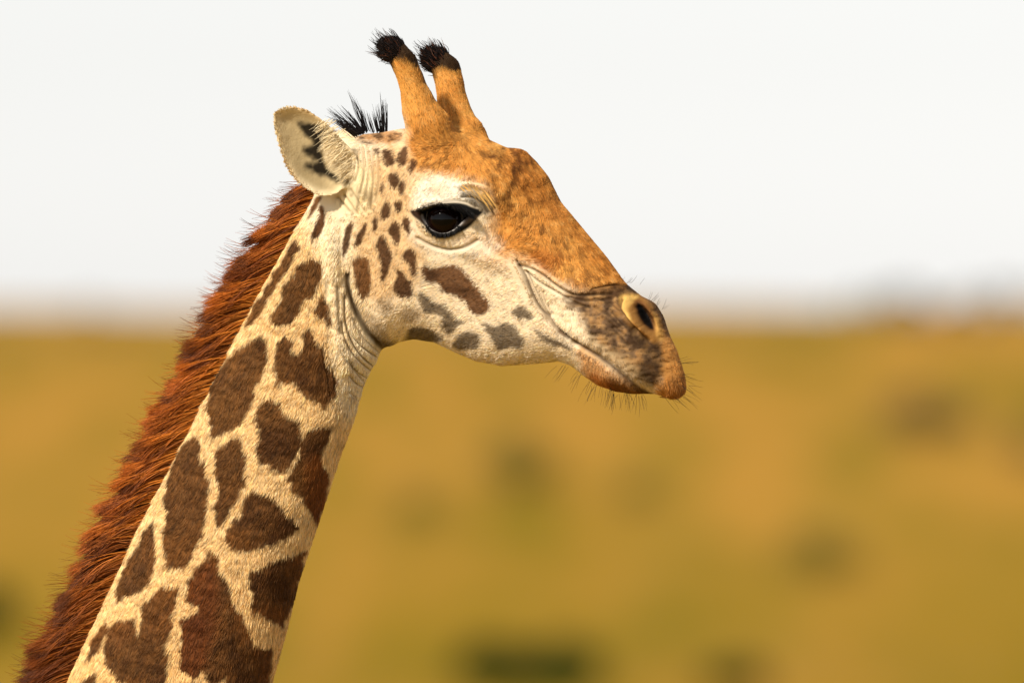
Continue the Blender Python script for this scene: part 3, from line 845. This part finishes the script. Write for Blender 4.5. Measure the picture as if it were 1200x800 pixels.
fa = np.linalg.norm(np.cross(PF[QF[:, 2]] - PF[QF[:, 0]], PF[QF[:, 3]] - PF[QF[:, 1]]), axis=1) * 0.5
cenf = PF[QF].mean(1)
wgt = fa * np.where(cenf[:, 2] > 20, 0.45, 1.0) * np.where(cenf[:, 1] > 815, 0.25, 1.0)
NH = 620000
fi = rng.choice(len(QF), NH, p=wgt / wgt.sum())
r1 = rng.random((NH, 1)); r2 = rng.random((NH, 1))
q4 = QF[fi]
def bl(A):
    return (A[q4[:, 0]] * (1 - r1) + A[q4[:, 1]] * r1) * (1 - r2) + (A[q4[:, 3]] * (1 - r1) + A[q4[:, 2]] * r1) * r2
root = bl(PF); nrm = bl(NF_); nrm /= np.linalg.norm(nrm, axis=1, keepdims=True)
ru, rv = side_uv(root)
col = bil(Cm, ru, rv)
ln = bil(Lmap, ru, rv) * (0.7 + 0.6 * rng.random(NH))
backear = (root[:, 0] < 412) & (root[:, 1] < 232) & (root[:, 2] < -55) & (nrm[:, 2] > 0.1)
col[backear] = lin(214, 178, 124)
ok = ln > 0.8
root, nrm, ru, rv, col, ln = root[ok], nrm[ok], ru[ok], rv[ok], col[ok], ln[ok]
n = len(root)
fl = flow_at(ru, rv); fl0 = fl
ja = rng.normal(0, 0.13, n) + (fbm(ru / 14, rv / 14, 2) - 0.5) * 0.8
fl = np.stack([fl[:, 0] * np.cos(ja) - fl[:, 1] * np.sin(ja), fl[:, 0] * np.sin(ja) + fl[:, 1] * np.cos(ja)], 1)
T = np.concatenate([fl, np.zeros((n, 1))], 1)
T -= nrm * (T * nrm).sum(1, keepdims=True)
T /= np.linalg.norm(T, axis=1, keepdims=True) + 1e-9
lift = (0.13 + 0.13 * rng.random((n, 1))) + (0.30 * smooth(0.45, 0.95, nrm[:, 0]) * smooth(410, 440, root[:, 1]))[:, None] * rng.random((n, 1))
K = 4
tk = np.linspace(0, 1, K)[None, :, None]
P = root[:, None] - nrm[:, None] * 0.4 + (T[:, None] * tk * (1 - 0.5 * lift[:, None]) + nrm[:, None] * lift[:, None] * (tk - 0.45 * tk ** 2)) * ln[:, None, None]
Rr = np.broadcast_to(np.array([0.34, 0.34, 0.26, 0.05])[None], (n, K)) * (0.8 + 0.4 * rng.random((n, 1)))
var = (0.78 + 0.40 * rng.random((n, 1, 1)))
odd = rng.random((n, 1, 1)); var = np.where(odd < 0.10, var * 0.55, np.where(odd > 0.90, var * 1.2, var))
stk = 0
for j in range(-4, 5):
    stk = stk + vnoise((ru + fl0[:, 0] * j * 1.8) / 1.5 + 50, (rv + fl0[:, 1] * j * 1.8) / 1.5)
stk = np.clip((stk / 9 - 0.5) * 3.0, -0.6, 0.6)
var = var * (1 + (0.62 - 0.26 * smooth(0.12, 0.45, col.mean(1))) * stk)[:, None, None]
warm = 1 + np.array([0.05, 0.0, -0.10]) * rng.normal(0, 1, (n, 1, 1))
var = var * warm
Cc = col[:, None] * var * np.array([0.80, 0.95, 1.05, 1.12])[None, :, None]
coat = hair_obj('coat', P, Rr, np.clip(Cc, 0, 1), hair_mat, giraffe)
coat['kind'] = 'stuff'

# ---- locks: generic strand maker
def strands(root, d0, d1, length, k=7, wob=0.06, curl=1.0):
    """root (n,3), d0 start direction, d1 end direction (n,3), length (n,) -> (n,k,3)"""
    n = len(root)
    d0 = d0 / np.linalg.norm(d0, axis=1, keepdims=True); d1 = d1 / np.linalg.norm(d1, axis=1, keepdims=True)
    pts = [root]; wv = rng.normal(0, wob, (n, 3))
    for i in range(k - 1):
        t = (i + 0.5) / (k - 1)
        d = d0 * (1 - t) ** curl + d1 * (1 - (1 - t) ** curl) + wv * math.sin(t * 5 + 1)
        d /= np.linalg.norm(d, axis=1, keepdims=True)
        pts.append(pts[-1] + d * (length / (k - 1))[:, None])
    return np.stack(pts, 1)
def taper(n, k, r0, r1):
    return (np.linspace(0, 1, k)[None] ** 1.6 * (r1 - r0) + r0) * (0.75 + 0.5 * rng.random((n, 1)))

# ---- mane
NM = 42000
mv = np.concatenate([np.interp(rng.random(NM), [0, 1], [212, 900])])
mw0 = np.clip(rng.normal(-2, 9.0, NM), -22, 18)
lockid = np.floor(mv / 3.4 + 0.7 * rng.random(NM)).astype(int) + 131 * (mw0 > 0)
lr = np.random.default_rng(11).random((400, 6))
lk = lr[lockid % 400]
mw = mw0
mb = np.interp(mv, _vv, _nb)
mroot = np.stack([mb + 3 + 0.014 * mw ** 2, mv, mw], 1)
mlen = np.interp(mv, [205, 235, 300, 450, 650, 800, 900], [36, 52, 62, 70, 71, 72, 72]) * (0.66 + 0.36 * lk[:, 0] + 0.12 * rng.random(NM))
side = np.clip(mw * 0.012, -0.16, 0.16)
d0 = np.stack([-1 + 0 * mv, 0.15 + 0.50 * (lk[:, 1] - 0.5) + rng.normal(0, 0.06, NM), side], 1)
d1 = np.stack([-0.68 + 0 * mv, 0.72 + 0.80 * (lk[:, 2] - 0.5) + rng.normal(0, 0.08, NM), side * 0.3 + 0.25 * (lk[:, 3] - 0.5)], 1)
loose = rng.random(NM) < 0.05
d1[loose, 1] -= 0.9 * rng.random(loose.sum()); mlen[loose] *= 1.05
MP = strands(mroot, d0, d1, mlen, 8, 0.05)
tt8 = np.linspace(0, 1, 8)[None, :, None]
ca, cb, cc_ = lin(200, 124, 46), lin(186, 96, 26), lin(104, 48, 14)
mixl = lk[:, 4][:, None, None]
mixl = smooth(0.35, 0.95, mixl)
mc = (ca * (1 - tt8) + cb * tt8) * (1 - 0.85 * mixl) + cc_ * 0.85 * mixl
mc = mc * (0.55 + 0.75 * rng.random((NM, 1, 1)) ** 1.3)
mc = np.where(rng.random((NM, 1, 1)) < 0.06, mc * 1.6 + 0.03, mc)
dk = smooth(540, 800, mv)[:, None, None] * 0.6
mc = mc * (1 - dk) + cc_ * 0.8 * dk
tipd = (tt8 > 0.8) * (lk[:, 5] > 0.6)[:, None, None] * 0.6
mc = mc * (1 - tipd) + lin(40, 22, 14) * tipd
mane = hair_obj('mane', MP, taper(NM, 8, 0.44, 0.08), np.clip(mc, 0, 1), mane_mat, giraffe)
mane['label'] = 'red-brown upright mane along the back of the neck'

# ---- black tufts on the horns
def horn_tuft(chain, name='horn_tuft'):
    n = 2600
    tipc = np.array(chain[-1][0]); r = chain[-1][1]
    ax = tipc - np.array(chain[-3][0]); ax /= np.linalg.norm(ax)
    dirs = rng.normal(0, 1, (n, 3)); dirs /= np.linalg.norm(dirs, axis=1, keepdims=True)
    dirs = dirs[(dirs @ ax) > -0.45 + 0.3 * rng.random(n)]
    n = len(dirs)
    base = tipc + dirs * (r - 1)
    back = dirs[:, 0] < 0
    dn = np.clip(-(dirs @ ax), 0, 1)
    base -= ax * (dn * 14)[:, None]
    keepm = (dirs[:, 0] < 0.35) | (dirs @ ax > 0.35)
    base, dirs = base[keepm], dirs[keepm]; n = len(base)
    d0 = dirs * 0.5 + np.array([-0.45, -0.5, 0])
    d1 = np.array([-0.75, -0.75, 0]) + rng.normal(0, 0.25, (n, 3))
    d1[:, 1] += 0.4 * (dirs[:, 1] > 0.3)
    L = 6 + 9 * np.clip(-dirs[:, 0], 0, 1) + 5 * rng.random(n) + 12 * (rng.random(n) < 0.05)
    Pp = strands(base, d0, d1, L, 6, 0.12)
    c = lin(26, 20, 20) * (0.5 + rng.random((n, 1, 1))) * np.ones((1, 6, 1))
    br = (rng.random(n) < 0.12)[:, None, None]; c = np.where(br, c + lin(80, 44, 24), c)
    hair_obj(name, Pp, taper(n, 6, 0.5, 0.10), c, mane_mat, giraffe)['label'] = 'black hair tuft on a horn tip'
horn_tuft(oss_near); horn_tuft(oss_far)

# ---- black forelock hairs on the poll between ear and horns
def wisps(centres, n_each, spread, dirs, lens, colr, rad, parent_name, lab=None, wob=0.08, dj=0.10):
    R_, D0, D1, L_ = [], [], [], []
    for c, d, L in zip(centres, dirs, lens):
        R_.append(np.array(c) + rng.normal(0, 1, (n_each, 3)) * np.array(spread)); e = np.array(d) + rng.normal(0, dj, (n_each, 3))
        D0.append(e); D1.append(np.array(d) * 1.0 + rng.normal(0, dj * 0.6, (n_each, 3)) + np.array([-0.06, 0, 0])); L_.append(L * (0.55 + 0.5 * rng.random(n_each)))
    R_ = np.concatenate(R_)
    Pp = strands(R_, np.concatenate(D0), np.concatenate(D1), np.concatenate(L_), 6, wob)
    nn = len(R_)
    c = np.asarray(colr) * (0.6 + 0.8 * rng.random((nn, 1, 1))) * np.ones((1, 6, 1))
    o = hair_obj(parent_name, Pp, taper(nn, 6, rad, 0.08), c, mane_mat, giraffe)
    if lab: o['label'] = lab
    return o
fk = [(424, 157, -8, -.80, -.60, 50), (426, 156, -6, -.66, -.75, 42), (428, 155, -4, -.36, -.95, 50), (430, 154, -2, -.28, -1, 36), (421, 158, -10, -.88, -.5, 46), (425, 156, 2, -.55, -.85, 38),
      (449, 155, 2, -.03, -1, 46), (451, 154, -2, .02, -1, 38), (447, 155, 0, -.16, -1, 34), (419, 158, 4, -.74, -.7, 44), (438, 155, 4, -.28, -1, 26), (443, 155, 2, -.18, -1, 26), (416, 160, 0, -.8, -.6, 36)]
wisps([f[:3] for f in fk], 15, (1.6, 1.0, 2.5), [(f[3], f[4], 0) for f in fk], [f[5] for f in fk], lin(24, 19, 20), 0.42,
      'forelock', 'black wispy hairs on the poll', 0.06, 0.05)

# ---- white hair fringe of the ear
ec = []
for (u, v) in Z(310, 100, 5, [(390, 240), (410, 270), (425, 300), (440, 340), (455, 380), (465, 420), (475, 460), (485, 500), (490, 530)]):
    ec.append((u, v, -72))
wisps(ec, 46, (5.0, 4.0, 1.5), [(-.72, .50, -.16)] * len(ec), [16, 20, 22, 23, 22, 20, 17, 14, 10], lin(234, 216, 178), 0.30, 'ear_fringe', 'long cream hairs across the ear opening', 0.1, 0.22)

# ---- eyelashes and brow hairs
def lid_pt(u, v, c_extra=0.0):
    a, b = img2loc([(u, v)])[0]
    hh = float(bil(We, np.array([a]), np.array([b]), A0, B0)[0]) + c_extra
    x, w = l2w(a, -hh)
    return (x, v, w)
lash_line = smoothpts(Z(480, 220, 10, [(130, 285), (220, 262), (320, 238), (430, 225), (540, 232), (630, 265), (720, 300)]), 4)
wisps([lid_pt(u, v - 1.5, 1.0) for u, v in lash_line], 16, (1.5, 0.9, 0.8), [(0.10 + 0.7 * max(u - 515, 0) / 40, 0.10 + 0.7 * max(u - 520, 0) / 30, -0.8) for u, v in lash_line],
      [6 + 12 * min(max((u - 515) / 25, 0), 1) for u, v in lash_line], lin(7, 6, 6), 0.45, 'eyelash', 'black upper eyelashes', 0.05, 0.16)
low_line = smoothpts(Z(480, 220, 10, [(200, 440), (280, 515), (360, 548), (450, 550), (540, 520), (610, 460)]), 4)
wisps([lid_pt(u, v, 0.5) for u, v in low_line], 8, (1.2, 0.7, 0.6), [(0.1 * (u - 520) / 20, 0.9, -0.5)  for u, v in low_line], [7] * len(low_line), lin(16, 13, 12), 0.35, 'eyelash', 'black lower eyelashes', 0.05, 0.2)
brow = smoothpts(Z(480, 220, 10, [(600, 10), (700, -10), (800, 20), (880, 60), (930, 110)]), 5)
wisps([lid_pt(u, v, 1.0) for u, v in brow], 3, (3.5, 3.0, 0.4), [(0.72, 0.60 + 0.45 * (u - 540) / 40, -0.10) for u, v in brow], [22] * len(brow), lin(214, 170, 98), 0.28, 'brow_hair', 'pale golden brow hairs', 0.04, 0.10)

# ---- whiskers
wc, wd_, wl = [], [], []
for (u, v) in [(690, 446), (700, 452), (710, 457), (720, 460), (730, 461), (740, 462), (750, 461), (715, 452), (735, 456), (680, 438), (660, 428)]:
    a = U0 + (u - U0) / CT; wc.append((u, v, l2w(a, -12)[1])); wd_.append((-0.15 + (u - 715) * 0.010, 1, -0.15)); wl.append(24)
for (u, v) in [(798, 440), (800, 452), (796, 462), (785, 465), (792, 425)]:
    a = U0 + (u - U0) / CT; wc.append((u, v, l2w(a, -8)[1])); wd_.append((0.9, 0.25 + (v - 440) * 0.02, -0.1)); wl.append(24)
for (u, v) in [(763, 352), (770, 362), (735, 333)]:
    a = U0 + (u - U0) / CT; wc.append((u, v, l2w(a, 0)[1])); wd_.append((0.6, -0.8, 0)); wl.append(13)
wisps(wc, 6, (4.5, 1.5, 8), wd_, wl, lin(40, 26, 18), 0.15, 'whisker', 'fine dark whiskers round the lips', 0.03, 0.28)

# ---- tail tuft
wisps([(-900, 1890, 0)], 260, (6, 8, 6), [(0.02, 1, 0)], [330], lin(24, 18, 16), 1.2, 'tail_tuft', None, 0.05, 0.06)
# ================================================================== SETTING
def noise_mat(name, cols, scale, rough=0.9, detail=6, scale2=None):
    m = bpy.data.materials.new(name); m.use_nodes = True
    n = m.node_tree.nodes; L = m.node_tree.links; b = n['Principled BSDF']
    tc = n.new('ShaderNodeTexCoord'); t = n.new('ShaderNodeTexNoise'); t.inputs['Scale'].default_value = scale; t.inputs['Detail'].default_value = detail
    r = n.new('ShaderNodeValToRGB')
    els = r.color_ramp.elements
    while len(els) < len(cols): els.new(0.5)
    for e, (p, c) in zip(els, cols): e.position = p; e.color = (*c, 1)
    L.new(tc.outputs['Object'], t.inputs['Vector']); L.new(t.outputs['Fac'], r.inputs['Fac']); L.new(r.outputs['Color'], b.inputs['Base Color'])
    b.inputs['Roughness'].default_value = rough; b.inputs['Specular IOR Level'].default_value = 0.1
    return m

def ground_z(x, y):
    y = np.asarray(y, float)
    z = np.interp(y, [-4000, -60, 40, 130, 250, 330, 400, 450, 500, 700, 9000], [0, 0, 0, -2.6, -7.4, -5.2, 0.0, 3.3, 4.4, 4.5, 3.5])
    amp = np.interp(y, [20, 160, 460, 700], [0, 0.25, 0.45, 0.6])
    return z + amp * (np.sin(x * 0.031 + y * 0.012) + 0.6 * np.sin(x * 0.083 - y * 0.04 + 1.3) + 0.5 * np.sin(x * 0.017 + 2.0))
xs = np.concatenate([[-7000, -3000, -1200, -500, -250, -120], np.linspace(-90, 90, 121), [120, 250, 500, 1200, 3000, 7000]])
ys = np.concatenate([[-4000, -1000, -300, -100], np.linspace(-60, 700, 191), [850, 1100, 1600, 2500, 4500, 9000]])
X, Y = np.meshgrid(xs, ys, indexing='ij')
G = np.stack([X, Y, ground_z(X, Y)], -1).reshape(-1, 3)
ny = len(ys)
gq = [(i * ny + j, (i + 1) * ny + j, (i + 1) * ny + j + 1, i * ny + j + 1) for i in range(len(xs) - 1) for j in range(ny - 1)]
def savanna():
    m = bpy.data.materials.new('savanna'); m.use_nodes = True
    n = m.node_tree.nodes; L = m.node_tree.links; b = n['Principled BSDF']
    tc = n.new('ShaderNodeTexCoord')
    mp = n.new('ShaderNodeMapping'); mp.inputs['Scale'].default_value = (3.2, 0.42, 1.0); L.new(tc.outputs['Object'], mp.inputs['Vector'])
    def noise(sc, det=4):
        t = n.new('ShaderNodeTexNoise'); t.inputs['Scale'].default_value = sc; t.inputs['Detail'].default_value = det
        L.new(mp.outputs[0], t.inputs['Vector']); return t.outputs['Fac']
    def ramp(f, a, bb):
        r = n.new('ShaderNodeMapRange'); r.inputs['From Min'].default_value = a; r.inputs['From Max'].default_value = bb; r.clamp = True
        L.new(f, r.inputs['Value']); return r.outputs['Result']
    def mix(f, a, c):
        x = n.new('ShaderNodeMix'); x.data_type = 'RGBA'; L.new(f, x.inputs['Factor'])
        if hasattr(a, 'node'): L.new(a, x.inputs['A'])
        else: x.inputs['A'].default_value = (*a, 1)
        x.inputs['B'].default_value = (*c, 1); return x.outputs['Result']
    c = mix(ramp(noise(0.09), 0.40, 0.60), tuple(lin(158, 122, 42)), tuple(lin(176, 130, 50)))
    c = mix(ramp(noise(0.06), 0.50, 0.66), c, tuple(lin(126, 106, 22)))
    sp = n.new('ShaderNodeSeparateXYZ'); L.new(tc.outputs['Object'], sp.inputs[0])
    dip = ramp(sp.outputs['Y'], 395, 315)
    ml = n.new('ShaderNodeMath'); ml.operation = 'MULTIPLY'; L.new(dip, ml.inputs[0]); L.new(ramp(noise(0.05, 3), 0.30, 0.62), ml.inputs[1])
    c = mix(ml.outputs[0], c, tuple(lin(134, 110, 14)))
    L.new(c, b.inputs['Base Color']); b.inputs['Roughness'].default_value = 0.95; b.inputs['Specular IOR Level'].default_value = 0.05
    return m
gm = savanna()
ground = mesh_obj('ground', G, gq, gm)
tag(ground, 'dry golden savanna grassland rising to a low ridge', 'ground', kind='structure')

# ---- shrubs and trees
def leaf_mesh(name, blobs, n, size, mat):
    V, Fc = [], []
    for (c, r), share in blobs:
        m = int(n * share)
        d = rng.normal(0, 1, (m, 3)); d /= np.linalg.norm(d, axis=1, keepdims=True)
        p = np.array(c) + d * np.array(r) * (0.45 + 0.6 * rng.random((m, 1)) ** 0.6)
        for q in p:
            a = rng.normal(0, 1, 3); a /= np.linalg.norm(a); b2 = np.cross(a, rng.normal(0, 1, 3)); b2 /= np.linalg.norm(b2)
            s = size * (0.6 + 0.8 * rng.random()); i = len(V)
            V += [q - a * s, q + b2 * s * 0.5, q + a * s, q - b2 * s * 0.5]; Fc.append((i, i + 1, i + 2, i + 3))
    V = np.array(V); V[:, 2] = np.maximum(V[:, 2], 0.01)
    me = bpy.data.meshes.new(name); me.from_pydata([tuple(v) for v in V], [], Fc); me.materials.append(mat)
    return me
def stem_mesh(name, segs, mat):
    V, Fc = [], []
    for p0, p1, r0, r1 in segs:
        p0, p1 = Vector(p0), Vector(p1); d = (p1 - p0).normalized(); a = d.orthogonal().normalized(); b2 = d.cross(a); i = len(V)
        for p, r in ((p0, r0), (p1, r1)):
            for k in range(6):
                t = k * math.pi / 3; V.append(p + a * (r * math.cos(t)) + b2 * (r * math.sin(t)))
        Fc += [(i + k, i + (k + 1) % 6, i + 6 + (k + 1) % 6, i + 6 + k) for k in range(6)]
    me = bpy.data.meshes.new(name); me.from_pydata([tuple(v) for v in V], [], Fc); me.materials.append(mat)
    return me
bark = noise_mat('bark', [(0.3, (0.05, 0.035, 0.02)), (0.7, (0.11, 0.08, 0.05))], 6)
leaf_g = noise_mat('leaf_green', [(0.3, (0.022, 0.042, 0.006)), (0.7, (0.050, 0.080, 0.012))], 3)
leaf_o = noise_mat('leaf_olive', [(0.3, (0.22, 0.18, 0.035)), (0.7, (0.32, 0.25, 0.05))], 3)
leaf_b = noise_mat('leaf_grey', [(0.3, (0.10, 0.085, 0.040)), (0.7, (0.17, 0.14, 0.065))], 3)
leaf_d = noise_mat('leaf_dry', [(0.3, (0.16, 0.125, 0.045)), (0.7, (0.25, 0.19, 0.07))], 3)
def plant_meshes(kind, mat):
    if kind == 'shrub':
        blobs = [(((0, 0, .55), (.6, .55, .45)), .4), (((.4, .1, .42), (.42, .4, .36)), .2), (((-.42, -.1, .4), (.42, .4, .34)), .2), (((.05, .2, .8), (.34, .34, .26)), .2)]
        segs = [((0, 0, -.1), (0, 0, .4), .05, .03)] + [((0, 0, .1), (.45 * math.cos(a), .45 * math.sin(a), .6), .03, .012) for a in (0.3, 1.6, 2.9, 4.2, 5.4)]
    else:
        blobs = [(((0, 0, .86), (.6, .6, .10)), .4), (((.35, .1, .80), (.34, .3, .09)), .2), (((-.38, 0, .78), (.34, .3, .09)), .2), (((0, .1, .96), (.36, .3, .07)), .2)]
        segs = [((0, 0, -.05), (.02, 0, .45), .045, .032)] + [((.02, 0, .42), (.5 * math.cos(a), .5 * math.sin(a), .82), .026, .010) for a in (0.2, 1.5, 2.8, 4.1, 5.2)]
    return leaf_mesh('crown', blobs, (1700 if mat is leaf_g else 800) if kind == 'shrub' else 900, 0.075 if mat is leaf_g else 0.06, mat), stem_mesh('trunk', segs, bark)
protos = {}
def plant(name, kind, mat, px, py_base, y, width, label, group, hscale=1.0):
    """stands on the ground at depth y"""
    key = (kind, mat.name)
    if key not in protos: protos[key] = plant_meshes(kind, mat)
    cm, tm = protos[key]
    x = (px - 600) * S * (y + DIST) / DIST
    e = bpy.data.objects.new(name, None); COL.objects.link(e)
    e.location = (x, y, float(ground_z(x, y)) - 0.02); e.scale = (width / 2, width / 2, width / 2 * hscale); e.rotation_euler = (0, 0, random.random() * 6.28)
    for nm, m in (('crown', cm), ('trunk', tm)):
        o = bpy.data.objects.new(nm, m); COL.objects.link(o); o.parent = e
    tag(e, label, 'tree' if kind == 'tree' else 'shrub', group)
    return e

def y_at(px, py):
    """depth at which the ground shows at this height in the view"""
    for y in np.arange(180, 520, 1.0):
        x = (px - 600) * S * (y + DIST) / DIST
        vis = 400 + (CAM_H - float(ground_z(x, y))) / (S * (y + DIST) / DIST)
        if y > 250 and vis < py: return y
    return 460.0
def sc_w(pxw, y): return pxw * S * (y + DIST) / DIST
for (px, py, pw, m, hs_, lab) in [
        (590, 752, 190, leaf_g, 1.0, 'dark green shrub in the dip beside the giraffe, wide and low'),
        (665, 751, 150, leaf_g, 1.1, 'tallest dark green shrub in the dip beside the giraffe'),
        (860, 776, 140, leaf_g, 0.9, 'green shrub half hidden in the dip, apart from the dark pair'),
        (-14, 748, 95, leaf_g, 1.3, 'dark green bush on the slope behind the giraffe\'s mane'),
        (605, 575, 130, leaf_o, 1.1, 'olive shrub on the slope below the giraffe\'s chin'),
        (1085, 510, 170, leaf_d, 0.6, 'grey-brown shrub high on the slope, wide and low'),
        (1205, 545, 80, leaf_d, 1.2, 'grey-brown shrub next to the wide low one high on the slope'),
        (960, 675, 140, leaf_o, 0.8, 'olive shrub alone on the middle of the slope'),
        (745, 590, 90, leaf_o, 0.8, 'small olive shrub on the slope under the giraffe\'s muzzle'),
        (490, 610, 80, leaf_o, 1.0, 'small olive shrub on the slope beside the giraffe\'s throat')]:
    if py < 750:
        yy = y_at(px, py)
        plant('shrub', 'shrub', m, px, py, yy, sc_w(pw, yy), lab, None, hs_)
    else:
        # rooted in the dip, only the top reaches into view
        yy = 300.0
        o = plant('shrub', 'shrub', m, px, py, yy, sc_w(pw, yy), lab, None, hs_)
        ztop = CAM_H - (py - 400) * S * (yy + DIST) / DIST
        o.scale.z = (ztop - o.location.z) / 1.02
for i in range(26):
    px = [20, 60, 95, 130, 165, 205, 240, 830, 880, 930, 985, 1010, 1035, 1060, 1085, 1110, 1135, 1160, 1185, 1210, 1235, -20, 700, 1050, 1100, 1150][i]
    yy = 470 + 45 * random.random()
    wdt = sc_w((22 if px < 900 else 30) * (0.8 + 0.5 * random.random()), yy)
    plant('ridge_shrub', 'shrub', leaf_b, px, 380, yy, wdt, 'hazy grey-green shrub in the row along the ridge', 'shrubs along the ridge', 1.0 if px < 950 else 1.3)
for i, (px, yy, hh) in enumerate([(1015, 900, 2.4), (1060, 980, 2.8), (1120, 940, 2.6), (1175, 1000, 2.8), (100, 1000, 2.2), (190, 960, 2.0), (40, 1040, 2.2)]):
    plant('acacia_tree', 'tree', leaf_b, px, 380, yy, hh * 1.8, 'flat-topped acacia tree standing beyond the ridge', 'trees beyond the ridge', 1.15)
# the same low growth goes on to both sides of the view
for i in range(30):
    px = random.choice([-1, 1]) * random.uniform(720, 2300) + 600
    yy = random.uniform(290, 450)
    plant('shrub', 'shrub', random.choice([leaf_o, leaf_d, leaf_g]), px, 0, yy, random.uniform(1.2, 2.6), 'low shrub scattered on the slope away from the giraffe', 'shrubs scattered on the slope', random.uniform(0.8, 1.2))
for i in range(30):
    px = random.choice([-1, 1]) * random.uniform(680, 2300) + 600
    yy = random.uniform(470, 515)
    plant('ridge_shrub', 'shrub', leaf_b, px, 0, yy, random.uniform(0.8, 1.6), 'hazy grey-green shrub in the row along the ridge', 'shrubs along the ridge', 1.1)
